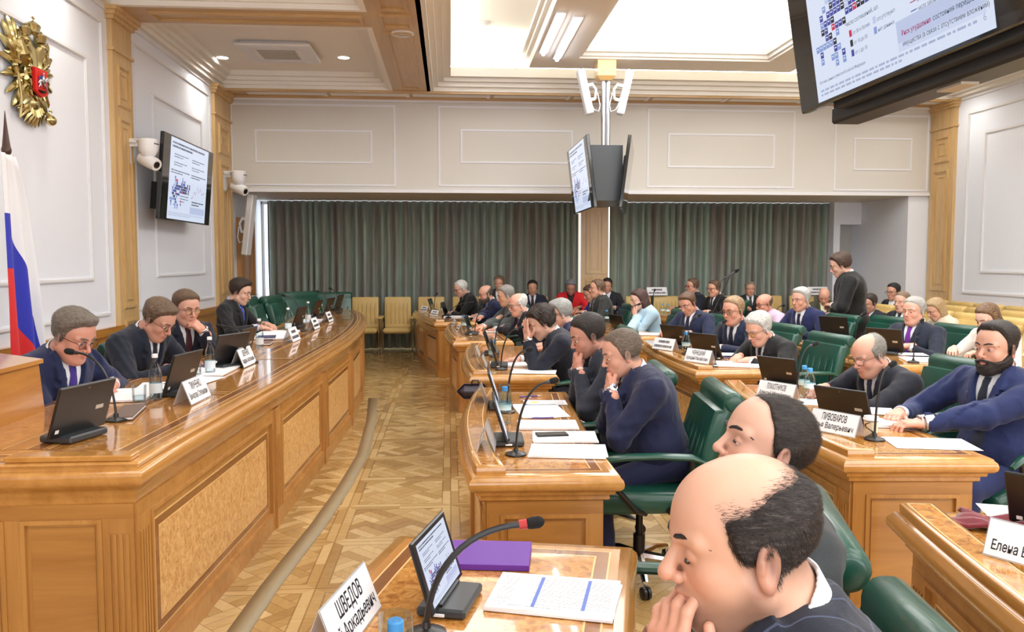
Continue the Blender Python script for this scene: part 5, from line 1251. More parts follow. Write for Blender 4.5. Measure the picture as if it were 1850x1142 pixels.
# aisle row, from the far end
person('white haired man with glasses in black suit at the farthest aisle desk',833,521,12.5,195,lean=16,hp=22,lod=3,skin=(212,160,136),hair=WHT,g=dict(top=.010,side=.008,rec=.01),suit=BLK,tie=(40,44,60),glasses=FR,L=dict(k='T',px=806,py=566),Rr=dict(k='T',px=812,py=566))
person('balding man with grey beard in blue suit at the farthest aisle desk',878,531,11.8,195,lean=18,hp=16,lod=2,skin=(208,154,128),hair=(78,70,64),g=dict(bz=.045,soft=.006,side=.006),beard=.008,suit=(30,40,92),tie=(56,66,130),L=dict(k='T',px=857,py=570),Rr=dict(k='T',px=862,py=575))
person('man half hidden behind the grey haired men, seated by the curtain',902,512,13.85,-110,lean=4,hp=6,lod=3,hair=(110,86,64),suit=(40,44,58),tie=None)
person('grey haired man in light grey suit at the fourth aisle desk',914,534,10.1,185,lean=18,hp=14,lod=2,skin=(208,156,124),hair=(128,124,118),hair2=(170,168,164),g=dict(top=.016,side=.008,fat=.004),suit=(92,98,112),tie=(70,90,140),L=dict(k='T',px=868,py=588),Rr=dict(k='T',px=864,py=592))
person('white haired man with white moustache and glasses in dark navy suit',936,550,9.1,195,lean=22,hp=12,lod=2,skin=(214,158,136),hair=(206,204,200),g=dict(bz=.075,soft=.008,side=.007,fat=.003,stache=(200,198,194)),suit=(28,30,56),tie=(60,40,70),glasses=(120,120,124),L=dict(k='T',px=888,py=596),Rr=dict(k='T',px=906,py=592),watch='L')
person('black haired man in navy suit facing the camera before the curtain',962,520,13.85,-95,lean=-2,hp=4,lod=3,skin=(206,152,122),hair=(30,24,22),g=dict(top=.02,side=.010),suit=(34,38,74),tie=(60,34,60),group=None)
person('grey haired woman in a bright red jacket by the curtain',1031,519,13.85,-100,lean=12,hp=24,lod=3,skin=(190,134,112),hair=(110,112,118),g=dict(long=.04,top=.024,side=.016),suit=(206,32,40),shirt=(60,30,36),tie=None)
person('brown haired man in dark grey suit sitting in profile before the oak pillar',1079,521,11.3,183,lean=10,hp=2,lod=2,skin=(210,154,126),hair=(98,76,58),g=dict(top=.012,side=.006,fat=.006,rec=.008),suit=(52,54,62),tie=(120,124,134),build_=.02)
person('person in blue jacket mostly hidden behind the man in dark grey',1066,530,12.6,190,lean=14,hp=24,lod=3,hair=(70,54,44),suit=(46,58,140),tie=None)
person('dark haired person peeking out at the right side of the oak pillar base',1097,516,13.85,-110,lean=2,lod=3,hair=(40,32,28),suit=(40,42,56),tie=None)
person('grey haired man with glasses in blue suit behind the curly haired man',1012,566,7.4,183,lean=20,hp=14,lod=2,skin=(212,158,134),hair=(146,146,142),hair2=(186,186,182),g=dict(top=.022,side=.014,quiff=.006),suit=(36,44,104),tie=None,glasses=FR)
person('curly dark haired man hiding his face behind his hand',979,583,6.35,180,lean=30,hp=26,lod=1,strands=3500,skin=(214,164,138),hair=(44,34,30),hair2=(84,68,60),g=dict(curl=1,top=.034,side=.024,lid=.002,nape=-.075),suit=(34,38,64),tie=(30,30,50),L=dict(k='H',p=(.145,.03,-.02),d=(-.28,-.15,.9),up=(.9,.45,.2),pose='splay',pole=(.3,.2,-1)),Rr=dict(k='T',px=925,py=650,d=(.9,.3,0)),watch='L',build_=.01)
person('dark haired man leaning on clasped hands behind the grey blond man',1063,606,4.75,182,lean=26,hp=20,lod=1,strands=3500,s=1.0,skin=(198,138,114),hair=(40,33,30),g=dict(top=.016,side=.006,lid=0),stub=.35,suit=(56,60,86),tie=None,build_=.02,**clasp(-.115,.122))
person('grey blond man in navy suit resting his mouth on clasped hands',1124,638,4.05,180,lean=22,hp=17,lod=0,s=.95,stub=.14,skin=(214,156,130),hair=(112,98,86),hair2=(150,138,126),g=dict(rec=.012,top=.011,side=.004,lid=-.002),suit=(36,42,92),tie=(58,28,60),watch='L',strands=7000,build_=.034,**clasp(-.125,.112))
# nearest pair
person('balding dark haired man looking up, partly hidden by the nearest head',1384,806,1.84,180,lean=10,hp=-16,lod=0,s=1.0,skin=(214,164,140),hair=(40,31,28),hair2=(74,60,54),g=dict(rec=.034,top=.003,side=.006,soft=.024,lid=-.005,w=1.02),suit=(66,70,84),strands=9000,tie=None,L=dict(k='lap'),Rr=dict(k='lap'))
person('nearest man with bald crown and dark side hair, fingers on lips, checked navy jacket',1338,972,1.19,178,lean=16,hp=8,lod=0,s=1.04,stub=.6,skin=(216,164,136),hair=(42,34,32),hair2=(104,94,90),g=dict(bz=.068,bk=.30,tx=.016,soft=.03,side=.007,top=.007,lid=-.0085,iz=-.009,bw=1.0,bx=.0025,km=.02,fat=.010,nose=1.22,w=1.05,ear=1.1,brow=(24,18,16),nape=-.075,sl=.8),suit=(34,40,66),check=(86,96,124),tie=None,strands=22000,build_=.03,L=dict(k='H',p=(.126,.018,-.148),d=(-.02,-.10,1),up=(1,.55,.1),pose='rest',pole=(.1,.5,-1)),Rr=dict(k='lap'))
# second row
person('dark haired woman in pale blue jacket resting her chin on her hand',1155,541,9.9,186,lean=18,hp=18,lod=2,skin=(222,176,154),hair=(62,38,34),g=dict(long=.16,top=.016,side=.014,jaw=.85,w=.96,lid=0),nov=True,suit=(170,198,216),tie=None,L=dict(k='H',p=(.11,.0,-.10),d=(-.1,-.4,.8),up=(1,.2,.1),pose='curl'),Rr=dict(k='T',px=1125,py=600))
person('brown haired man in navy suit looking down with head tilted',1243,549,9.0,215,lean=4,hp=24,hr=8,lod=2,skin=(206,146,118),hair=(88,62,44),g=dict(top=.020,side=.008,quiff=.006,lid=.002),suit=(34,44,92),tie=(40,38,80),build_=.015)
person('man with tinted glasses and brushed brown hair, furrowed, in navy suit',1325,561,7.6,212,lean=12,hp=8,lod=2,s=1.06,skin=(214,150,122),hair=(144,116,86),g=dict(top=.016,side=.008,fat=.004,w=1.02),suit=(32,40,80),tie=(34,36,70),glasses=(110,90,60),L=dict(k='T',px=1283,py=630),Rr=dict(k='T',px=1288,py=628))
person('white haired man with glasses in black suit reading papers',1371,594,6.6,200,lean=24,hp=24,lod=1,strands=3500,s=1.05,skin=(216,158,132),hair=(196,194,188),hair2=(232,230,226),g=dict(top=.024,side=.014,curl=.35,quiff=.004,lid=0,fat=.002),suit=(26,26,32),tie=(32,34,54),glasses=FR,L=dict(k='T',px=1340,py=652),Rr=dict(k='T',px=1330,py=648),build_=.02)
person('bald man with glasses and grey hair bent over papers in dark navy suit',1570,641,4.85,192,lean=26,hp=22,lod=1,strands=3500,s=1.02,skin=(216,156,130),hair=(140,136,128),hair2=(176,172,166),g=dict(bz=.088,bk=.75,soft=.008,side=.009,top=.010,fat=.008,lid=.001),suit=(28,32,54),tie=(44,54,92),glasses=FR,L=dict(k='T',px=1482,py=712,d=(.8,-.4,-.1)),Rr=dict(k='T',px=1474,py=706,d=(.8,.3,-.1)),build_=.025)
person('dark bearded man in bright blue suit with wristwatch, at the right edge',1800,628,3.9,196,lean=4,hp=2,hy=2,lod=0,s=1.02,skin=(214,158,132),hair=(40,33,30),g=dict(top=.018,side=.002,quiff=.008,rec=.016,w=1.03,look=-12,lid=-.004),beard=.012,suit=(38,52,120),tie=(36,44,74),watch='L',strands=5000,build_=.03,L=dict(k='T',px=1646,py=765,d=(.9,-.45,-.05),dz=.04),Rr=dict(k='T',px=1617,py=750,d=(.9,.45,-.05),dz=.04))
# third row
person('man with glasses in navy suit at the far third row desk, left one',1251,517,13.1,192,lean=4,hp=2,lod=3,skin=(210,154,126),hair=(92,70,54),g=dict(top=.012,side=.006),suit=(34,38,64),tie=(60,60,90),glasses=FR)
person('stout man with glasses in dark suit behind the microphone stand',1290,521,12.6,200,lean=6,hp=6,lod=3,skin=(214,156,128),hair=(86,66,50),g=dict(top=.014,side=.008,fat=.008),suit=(30,30,40),tie=(50,54,76),glasses=FR)
person('grey haired man facing the camera before the right curtain',1355,522,13.85,-100,lean=0,hp=2,lod=3,skin=(206,150,124),hair=(128,116,104),suit=(42,46,62),tie=(60,56,64))
person('bald man with glasses in a pink shirt',1381,549,10.2,190,lean=22,hp=12,lod=2,s=1.02,skin=(212,150,124),hair=(96,76,60),g=dict(bz=.03,soft=.008,side=.004),nov=True,suit=(206,180,206),tie=None,glasses=FR,build_=.02)
person('man with thick white grey hair in blue suit',1447,541,9.0,205,lean=16,hp=6,lod=2,s=1.05,skin=(212,156,130),hair=(176,176,174),hair2=(212,212,210),g=dict(top=.022,side=.010,quiff=.006),suit=(36,46,110),tie=(34,38,74),build_=.01)
person('bald elderly man in grey jacket bowed beside a white sign',1489,535,12.2,-120,lean=8,hp=30,lod=3,skin=(216,160,136),hair=(150,130,112),g=dict(bz=.02,soft=.01),suit=(92,92,84),shirt=(224,222,190),tie=None)
person('standing man with brown hair in black suit, seen from behind',1519,479,9.7,152,lean=8,hp=20,lod=2,s=1.15,stand=True,skin=(208,160,136),hair=(66,48,38),g=dict(top=.026,side=.018,nape=-.07),suit=(20,21,25),tie=None,build_=.05,L=dict(k='front'),Rr=dict(k='front'))
person('man in navy suit with red tie behind the standing man',1571,548,10.6,196,lean=0,hp=12,lod=3,skin=(200,146,122),hair=(48,38,34),suit=(34,38,60),tie=(196,32,44))
person('dark haired man with glasses in the back row, between two heads',1614,527,11.8,200,lean=4,hp=6,lod=3,skin=(206,150,124),hair=(28,26,28),suit=(34,36,44),tie=None,glasses=FR)
person('man with short fair hair in navy jacket, turned to the desks',1630,545,9.6,205,lean=0,hp=4,lod=3,skin=(216,164,140),hair=(118,98,80),g=dict(top=.010,side=.005,fat=.004),suit=(30,34,56),tie=(36,36,56))
person('silver haired man with a bright purple tie',1651,562,7.5,206,lean=2,hp=2,lod=1,strands=3500,s=1.05,skin=(216,158,134),hair=(174,172,168),hair2=(206,204,200),g=dict(top=.016,side=.010,curl=.2,fat=.006,w=1.03),suit=(40,48,78),tie=(104,34,140),build_=.02)
person('blond woman in pale jacket behind the silver haired man',1690,559,9.4,182,lean=10,hp=28,lod=2,skin=(214,160,136),hair=(176,148,110),hair2=(216,194,156),g=dict(long=.06,top=.026,side=.020),nov=True,suit=(216,204,184),tie=None)
person('woman with blond streaked hair in white jacket behind the bearded man',1784,575,6.9,196,lean=8,hp=24,lod=2,skin=(224,180,160),hair=(96,70,50),hair2=(196,166,122),g=dict(long=.10,top=.020,side=.016,jaw=.85,w=.96),nov=True,suit=(222,214,206),tie=None)
# chairs the people sit on
def behind(px,py,Y,yaw,d,label,kind='green'):
    h=aty(px,py,Y); a=R(yaw); d-=.17; chair(h.x-math.cos(a)*d,h.y-math.sin(a)*d,a,label,kind)
behind(133,606,4.5,-8,.42,'green armchair of the grey haired man with the purple tie')
behind(286,577,5.5,-5,.42,'green armchair of the man writing, second at the long table')
behind(336,556,6.35,-20,.30,'green armchair of the man with the burgundy tie')
behind(434,527,8.45,0,.28,'green armchair of the young man with the bright blue tie')
for a in ((833,521,12.5,190,.30,'green armchair of the white haired man in black at the farthest aisle desk'),(878,531,11.8,190,.30,'green armchair of the bearded man in blue at the farthest aisle desk'),
 (914,534,10.2,183,.34,'green armchair of the man in light grey'),(936,550,9.1,183,.36,'green armchair of the man with the white moustache'),
 (1079,521,11.3,184,.24,'green armchair of the man in dark grey before the oak pillar'),
 (1012,566,7.5,180,.40,'green armchair of the man behind the curly haired man'),(979,583,6.35,180,.42,'green armchair of the curly haired man'),
 (1155,541,10.0,184,.32,'green armchair of the woman in pale blue'),(1243,549,9.0,190,.20,'green armchair of the man with tilted head'),
 (1325,561,7.65,190,.34,'green armchair of the man with tinted glasses'),(1371,594,6.6,188,.44,'green armchair of the white haired man reading papers'),
 (1570,641,4.85,186,.44,'broad green armchair of the bald man bent over papers'),(1800,628,3.9,188,.24,'green armchair of the bearded man'),
 (1251,517,13.1,190,.18,'green armchair of the left man at the far third row desk'),(1290,521,12.6,190,.2,'green armchair of the stout man behind the microphone stand'),
 (1381,549,10.2,184,.34,'green armchair of the man in the pink shirt'),(1447,541,9.0,188,.32,'green armchair of the man with thick white hair'),
 (1651,562,7.5,186,.24,'green armchair of the man with the bright purple tie')): behind(*a)
chair(.84,4.75,R(176),'green armchair of the man behind the grey blond man')
chair(.95,4.0,R(174),'green armchair with big rolled top behind the grey blond man')
chair(.54,2.03,R(164),'large rolled green armchair seen behind the nearest head')
chair(.42,1.30,R(172),'green armchair whose top edge shows at the bottom of the view')
chair(4.45,8.6,R(190),'empty green armchair left of the standing man')
# ================================================================== THINGS ON THE TABLES
INK=plain('black_print',(24,26,36),.6)
def nameplate(px,py,z,yaw,lines,label,sc=1.,pos=None,group=None):
    p=pos if pos is not None else atz(px,py,z); e=empty('nameplate',(p.x,p.y,z+.001),R(yaw),label,'nameplate',group)
    w,h,d=.25*sc,.098*sc,.038*sc; a=math.atan2(d,h)
    for s,nm in ((-1,'front_panel'),(1,'rear_panel')):
        b=MB(); t=.002; b.add([(-w/2,s*d,0),(w/2,s*d,0),(w/2,0,h),(-w/2,0,h),(-w/2,s*(d-t),0),(w/2,s*(d-t),0),(w/2,-s*0+s*-.0,h-t*1.5),(-w/2,0,h-t*1.5)],[(0,1,2,3),(7,6,5,4),(0,4,5,1),(1,5,6,2),(2,6,7,3),(3,7,4,0)],M['acryl']); f=b.build(nm,e,smooth=False)
        if s==-1:
            uy=Vector((0,d,h)).normalized(); n=Vector((0,-h,d)).normalized(); L=math.hypot(d,h); b=MB(); o=Vector((0,-d,0))+n*.0015
            def q(x0,x1,y0,y1,m,k=0): b.add([tuple(o+n*k+Vector((x,0,0))+uy*y) for x,y in ((x0,y0),(x1,y0),(x1,y1),(x0,y1))],[(0,1,2,3)],m)
            q(-w/2+.003,w/2-.003,.004,L-.004,M['paper']); pap=b.build('card',f,smooth=False)
            b=MB()
            if isinstance(lines[0],str):
                put_text(b,lines[0],.045*sc,INK,o+n*.0008+uy*(L*.56),(1,0,0),uy,-w*.52 if len(lines[0])>5 else None,True,.0006); b.build('lettering',pap,smooth=False); b=MB()
                put_text(b,lines[1],.038*sc,INK,o+n*.0008+uy*(L*.20),(1,0,0),uy,-w*.86 if len(lines[1])>9 else None,True,.0004)
            else:
                rn=random.Random(int(px))
                for y0,x0,x1 in ((L*.58,-w*.26,w*.26),(L*.20,-w*.42,w*.42)):
                    x=x0
                    while x<x1: g=rn.uniform(.006,.013)*sc; q(x,min(x+g,x1),y0,y0+L*.2,INK,.0008); x+=g+.004*sc
            if b.v: b.build('lettering',pap,smooth=False)
    return e
def tablet(px,py,z,yaw,label,sc=1.,lit=False,pos=None,tilt=18,group=None):
    p=pos if pos is not None else atz(px,py,z); e=empty('tablet',(p.x,p.y,z+.001),R(yaw),label,'tablet',group)
    w,h=.295*sc,.20*sc   # back faces local -y
    b=MB(); b.rbox(-w*.34,w*.34,-.05*sc,.085*sc,0,.026*sc,M['grey'],.006*sc); b.box(-w*.3,w*.3,-.0,.02*sc,.026*sc,.034*sc,M['black']); k=b.build('dock',e)
    b=MB(); b.rbox(w*.34,w*.36,.0,.03*sc,.006*sc,.014*sc,M['white'],.001); b.build('port',k)
    T_=Matrix.Translation((0,.008*sc,.022*sc))@Matrix.Rotation(R(tilt),4,'X')@Matrix.Translation((0,0,0))
    # tilt so that the top leans towards the back side (-y)
    T_=Matrix.Translation((0,.008*sc,.022*sc))@Matrix.Rotation(R(tilt),4,'X')
    b=MB(); b.T=T_; b.rbox(-w/2,w/2,-.006*sc,.006*sc,0,h,M['black'],.004*sc); s=b.build('slate',e)
    b=MB(); b.T=T_; b.box(-w*.02,w*.02,-.0066*sc,-.0055*sc,h*.9,h*.925,M['bezel']); b.build('rear_camera',s)
    b=MB(); b.T=T_; b.box(w*.22,w*.36,-.0066*sc,-.0055*sc,h*.42,h*.50,M['grille']); b.build('label',s); b=MB(); b.T=T_; b.box(-w*.42,-w*.36,-.0066*sc,-.0055*sc,h*.10,h*.17,M['white']); b.build('sticker',s)
    b=MB(); b.T=T_
    if lit: slide(b,(w/2-.022*sc,.0065*sc,.014*sc),(-1,0,0),(0,0,1),w-.044*sc,h-.028*sc,1,.0002)
    else: b.box(-w/2+.01,w/2-.01,.0062*sc,.0066*sc,.01,h-.01,M['bezel'])
    b.build('screen',e,smooth=False); return e
RING=plain('red_ring',(170,30,30),.4)
def mic(px,py,z,hx,hy,label,sc=1.,dY=0,base=True,r=.0055,pos=None,hp=None,group=None):
    p=pos if pos is not None else atz(px,py,z); h=hp if hp is not None else aty(hx,hy,p.y+dY); e=empty('gooseneck_microphone',(p.x,p.y,z+.001),0,label,'microphone',group)
    v=h-Vector((p.x,p.y,z)); L=v.length; hor=Vector((v.x,v.y,0)); 
    P0=Vector((0,0,.01)); P3=v; P1=Vector((hor.x*.02,hor.y*.02,v.z*.65)); P2=Vector((hor.x*.40,hor.y*.40,v.z*1.05)); pts=[]
    for k in range(15):
        t=k/14*.93; pts.append(P0*(1-t)**3+P1*3*t*(1-t)**2+P2*3*t*t*(1-t)+P3*t**3)
    b=MB(); b.lathe([(.046*sc,0),(.046*sc,.006),(.03*sc,.012),(.011*sc,.018),(.009*sc,.032)],M['black'],20); b.build('base',e)
    b=MB(); b.tube(pts,r,M['black'],8); b.build('neck',e)
    d=(pts[-1]-pts[-3]).normalized(); a=pts[-1]; b=MB(); b.tube([a-d*.012,a+d*.006],[r*1.5,r*1.5],RING if r>.007 else M['black'],10); b.build('ring',e)
    b=MB(); c=[a+d*(x*sc) for x in (.004,.008,.018,.034,.042,.046)]; b.tube(c,[.008*sc,.012*sc,.0135*sc,.0135*sc,.009*sc,.002],M['matte'],12); b.build('foam_windscreen',e); return e
CAPW=M['white']
def wbottle(px,py,z,label,sc=1.,group=None):
    p=atz(px,py,z); e=empty('water_bottle',(p.x,p.y,z+.001),0,label,'bottle',group)
    b=MB(); b.lathe([(r*sc,h*sc) for r,h in ((.001,.002),(.028,0),(.031,.004),(.031,.125),(.028,.145),(.016,.175),(.0125,.19),(.0125,.215))],M['glass'],20,cap=(1,0)); g_=b.build('glass_body',e)
    b=MB(); b.lathe([(r*sc,h*sc) for r,h in ((.001,.006),(.027,.005),(.028,.01),(.028,.12),(.001,.121))],M['pet'],16); b.build('water',g_)
    b=MB(); b.lathe([(r*sc,h*sc) for r,h in ((.0145,.212),(.0145,.228),(.012,.231),(.001,.231))],CAPW,16); b.build('cap',e)
    b=MB(); b.lathe([(r*sc,h*sc) for r,h in ((.0314,.035),(.0314,.085))],plain('pale_label',(206,216,222),.5) ,20,cap=(0,0)); b.build('label',e); return e
def pbottle(px,py,z,label,sc=1.,group=None,cup=True):
    p=atz(px,py,z); e=empty('plastic_bottle',(p.x,p.y,z+.001),0,label,'bottle',group)
    b=MB(); b.lathe([(r*sc,h*sc) for r,h in ((.001,.003),(.026,0),(.031,.006),(.030,.03),(.032,.04),(.030,.05),(.032,.06),(.031,.11),(.028,.13),(.014,.155),(.013,.165))],M['pet'],20,cap=(1,0)); b.build('body',e)
    b=MB(); b.lathe([(r*sc,h*sc) for r,h in ((.0155,.160),(.0155,.178),(.013,.181),(.001,.181))],M['blue'],18); b.build('cap',e)
    b=MB(); b.lathe([(.0325*sc,.068*sc),(.0325*sc,.096*sc)],M['label'],20,cap=(0,0)); b.build('label',e)
    if cup: 
        c=empty('drinking_cup',(p.x,p.y,z+.085*sc),0,'clear cup upside down over the '+label,'cup')
        b=MB(); b.lathe([(r*sc,h*sc) for r,h in ((.036,.0),(.0375,.0),(.031,.105),(.028,.108),(.001,.108))],M['pet'],20,cap=(0,1)); b.build('shell',c)
    return e
def tumbler(px,py,z,label,sc=1.):
    p=atz(px,py,z); e=empty('glass_tumbler',(p.x,p.y,z+.001),0,label,'glass')
    b=MB(); b.lathe([(r*sc,h*sc) for r,h in ((.001,0),(.029,0),(.034,.09),(.032,.09),(.0275,.012),(.001,.012))],M['glass'],22); b.build('wall',e); 
    b=MB(); b.lathe([(.0272*sc,.013*sc),(.0295*sc,.04*sc),(.001,.04*sc)],M['pet'],22); b.build('water',e)
def paper(px,py,z,yaw,label,w=.21,l=.297,n=1,pr=None,pos=None,name='paper_sheet',group=None,mat=None,bands=()):
    p=pos if pos is not None else atz(px,py,z); rn=random.Random(int(px*7+py)); b=MB(); t=.0012 if n==1 else .006*n
    k=min(n,4)
    for i in range(k):
        z0=i*t/k; b.T=Matrix.Rotation(R(rn.uniform(-3,3)) if i and n>1 else 0,4,'Z')@Matrix.Translation((rn.uniform(-.006,.006) if i else 0,rn.uniform(-.006,.006) if i else 0,0))
        b.box(-w/2,w/2,-l/2,l/2,z0,z0+t/k-.0001,M['paper'])
    top=(M['print'] if pr==1 else M['print2'] if pr==2 else None)
    if top: b.add([(-w/2+.015,-l/2+.015,t+.0002),(w/2-.015,-l/2+.015,t+.0002),(w/2-.015,l/2-.015,t+.0002),(-w/2+.015,l/2-.015,t+.0002)],[(0,1,2,3)],top)
    if mat: b.add([(-w/2,-l/2,t+.0004),(w/2,-l/2,t+.0004),(w/2,l/2,t+.0004),(-w/2,l/2,t+.0004)],[(0,1,2,3)],mat)
    for (u0,u1,v0,v1,mm) in bands: b.add([(u0*w,v0*l,t+.0005),(u1*w,v0*l,t+.0005),(u1*w,v1*l,t+.0005),(u0*w,v1*l,t+.0005)],[(0,1,2,3)],mm)
    o=b.build(name,smooth=False); o.location=(p.x,p.y,z+.0015); o.rotation_euler=(0,0,R(yaw)); return tag(o,label,'paper',group)
def pen(px,py,z,yaw,label,c=(80,60,150)):
    p=atz(px,py,z); e=empty('pen',(p.x,p.y,z+.006),R(yaw),label,'pen'); m=plain('pen_barrel',c,.3)
    b=MB(); b.tube([(-.07,0,0),(.045,0,0)],.0042,m,8); b.build('barrel',e); b=MB(); b.tube([(.045,0,0),(.066,0,0),(.07,0,0)],[.0042,.0022,.0008],M['alu'],8); b.build('tip',e); b=MB(); b.box(-.066,-.03,-.001,.001,.004,.0065,M['alu']); b.build('clip',e)
ZD=.762; ZL=.796; ZQ=.884; TG='dark tablets turned away on the long table'
# --- long table
tablet(142,792,ZQ,74,'black tablet in its stand nearest the camera on the long table',1.07)
tablet(325,712,ZQ,80,'black tablet in front of the man writing at the long table',1.07)
tablet(412,664,ZQ,66,'black tablet before the man with the burgundy tie, left of a pair',1.09)
tablet(438,650,ZQ,84,'black tablet before the man with the burgundy tie, right of a pair',1.09)
for (x,y,l) in ((538,592,'fifth tablet along the long table, before the papers of the young man'),(569,575,'sixth tablet along the long table'),(592,569,'seventh tablet along the long table, near its far bend'),(610,561,'farthest tablet on the long table')): tablet(x,y,ZQ,82,l,1.05)
nameplate(348,724,ZQ,88,('ТИМЧЕНКО','Вячеслав Степанович'),'readable white nameplate nearest the camera on the long table',1.20)
nameplate(440,660,ZQ,88,('ШЕВЧЕНКО','Андрей Анатольевич'),'second white nameplate on the long table, near the pair of tablets',1.24)
nameplate(527,616,ZQ,88,(0,0),'third nameplate on the long table, opposite the young man',1.24)
nameplate(566,594,ZQ,88,(0,0),'fourth nameplate on the long table',1.18)
nameplate(592,581,ZQ,88,(0,0),'farthest nameplate on the long table',1.18)
wbottle(282,722,ZQ,'glass water bottle nearest the camera beside a tumbler on the long table',1.02)
wbottle(380,676,ZQ,'glass water bottle before the man writing',1.02)
wbottle(469,630,ZQ,'third glass water bottle, left of the middle nameplate',1.05)
wbottle(521,600,ZQ,'fourth glass water bottle near the hands of the young man',1.05)
wbottle(557,583,ZQ,'farthest glass water bottle on the long table',1.05)
tumbler(252,730,ZQ,'clear tumbler beside the nearest glass bottle',1.05)
tumbler(354,680,ZQ,'clear tumbler before the man writing',1.05)
mic(210,760,ZQ,126,638,'black gooseneck microphone aimed at the man with the purple tie',1.05)
mic(340,690,ZQ,326,668,'gooseneck microphone behind the readable nameplate',1.00,dY=.3)
mic(455,655,ZQ,395,590,'gooseneck microphone pointing at the man with the burgundy tie',1.00)
mic(548,598,ZQ,512,535,'gooseneck microphone beyond the young man',1.00); mic(596,578,ZQ,575,528,'gooseneck microphone at the far bend, left one',1.00); mic(612,566,ZQ,598,523,'gooseneck microphone at the far bend, right one',1.00)
paper(225,716,ZQ,5,'white papers under the hands of the man with the purple tie',.3,.4,2)
paper(290,698,ZQ,10,'loose sheet left of the writing man',.24,.32); paper(352,688,ZQ,-10,'loose sheet before the writing man by the tumbler',.24,.32); paper(375,672,ZQ,0,'large open paper before the man with the burgundy tie',.3,.44,2)
paper(494,606,ZQ,0,'big sheaf of papers before the young man',.35,.9,2); paper(560,580,ZQ,0,'papers beyond the young man by the farthest bottle',.3,.6,1)
def folder(px,py,z,yaw,w,l,t,c,label,name='leather_folder',cat='folder'):
    p=atz(px,py,z); e=empty(name,(p.x,p.y,z+.001),R(yaw),label,cat); m=plain(name+'_cover',c,.5,bump=(300,.2,.001))
    b=MB(); b.rbox(-w/2,w/2,-l/2,l/2,0,t*.25,m,.0008); b.build('back_cover',e); b=MB(); b.rbox(-w/2,w/2,-l/2,l/2,t*.75,t,m,.0008); b.build('front_cover',e); b=MB(); b.box(-w/2+.004,w/2-.004,-l/2+.004,l/2-.004,t*.25,t*.75,M['paper']); b.build('pages',e); b=MB(); b.box(-w/2-.001,-w/2+.003,-l/2,l/2,0.0005,t-.0005,m); b.build('spine',e); return e
folder(232,748,ZQ,10,.10,.34,.016,(104,84,76),'narrow brown leather folder beside the nearest microphone')
folder(385,662,ZQ,0,.22,.3,.014,(40,44,90),'dark blue folder before the man with the burgundy tie')
folder(482,612,ZQ,10,.16,.26,.02,(52,56,92),'dark blue folder before the young man'); folder(480,622,ZQ,5,.10,.22,.02,(120,96,84),'small brown folder before the young man')
# --- aisle desks
def edge_plate(px,py,yaw,lines,label,sc=.9,z=ZL): return nameplate(px,py,z,yaw,lines,label,sc)
PG='backs of clear nameplates'
nameplate(655,1110,ZD,77,('ШВЕДОВ','ий Аркадьевич'),'large readable nameplate at the bottom of the view',1.15,pos=atz(703,1094,ZD)-Vector((.032+.06,.14,0)))
edge_plate(868,722,-95,(0,0),'farther nameplate on the desk of the men with clasped hands')
edge_plate(880,805,-95,(0,0),'nearer nameplate on the desk of the men with clasped hands',1.0)
edge_plate(860,643,-95,(0,0),'farther nameplate on the desk of the curly haired man'); edge_plate(872,662,-95,(0,0),'nearer nameplate on the desk of the curly haired man')
edge_plate(822,590,-85,(0,0),'farther nameplate on the fourth aisle desk'); edge_plate(830,600,-85,(0,0),'nearer nameplate on the fourth aisle desk')
edge_plate(768,563,-60,(0,0),'farther nameplate on the farthest aisle desk'); edge_plate(787,571,-60,(0,0),'nearer nameplate on the farthest aisle desk')
tablet(803,1090,ZD,-106,'tablet with glowing slide on the nearest desk',.88,lit=True,tilt=17)
tablet(918,775,ZD,-92,'tablet seen edge on before the grey blond man',1.,lit=True,pos=Vector((.25,3.72,ZD))); tablet(908,735,ZD,-92,'tablet seen edge on before the dark haired man with clasped hands',1.,lit=True,pos=Vector((.27,4.62,ZD)))
tablet(898,662,ZD,-95,'nearer tablet on the desk of the curly haired man'); tablet(885,640,ZD,-95,'farther tablet on the desk of the curly haired man')
tablet(850,604,ZD,-98,'tablet on the fourth aisle desk'); tablet(806,572,ZD,-100,'nearer tablet on the farthest aisle desk'); tablet(782,563,ZD,-100,'farther tablet on the farthest aisle desk')
mic(770,1148,ZD,972,948,'large gooseneck microphone over the nearest desk',1.0,r=.0075,dY=.0)
mic(932,822,ZD,1000,691,'gooseneck microphone before the grey blond man'); mic(916,745,ZD,953,635,'gooseneck microphone before the dark haired man with clasped hands')
mic(905,668,ZD,940,594,'gooseneck microphone before the curly haired man'); mic(893,645,ZD,918,572,'farther gooseneck microphone on the desk of the curly haired man')
mic(858,602,ZD,880,557,'gooseneck microphone on the fourth aisle desk'); mic(810,574,ZD,862,546,'nearer gooseneck microphone on the farthest aisle desk'); mic(785,560,ZD,788,533,'farther gooseneck microphone on the farthest aisle desk')
BG='bottles with cups over them'
pbottle(716,1293,ZD,'bottle at the bottom edge beside the big nameplate',1.0); pbottle(912,765,ZD,'bottle behind the tablet of the grey blond man',1.05); pbottle(890,655,ZD,'bottle between the tablets of the curly haired man',1.0); pbottle(838,598,ZD,'bottle on the fourth aisle desk'); pbottle(800,568,ZD,'bottle on the farthest aisle desk')
folder(872,1008,ZD,82,.19,.27,.016,(96,40,150),'bright purple tablet case lying on the nearest desk','tablet_case','case')
paper(1003,1082,ZD,72,'thick printed report with blue table on the nearest desk',.22,.31,2,2,name='document_stack',bands=((-.42,.42,.12,.15,plain('blue_table_rule',(96,118,196),.6)),(-.42,.42,-.27,-.24,plain('blue_table_rule',(96,118,196),.6)),(-.40,.40,.17,.33,plain('pale_blue_table',(206,228,240),.6))))
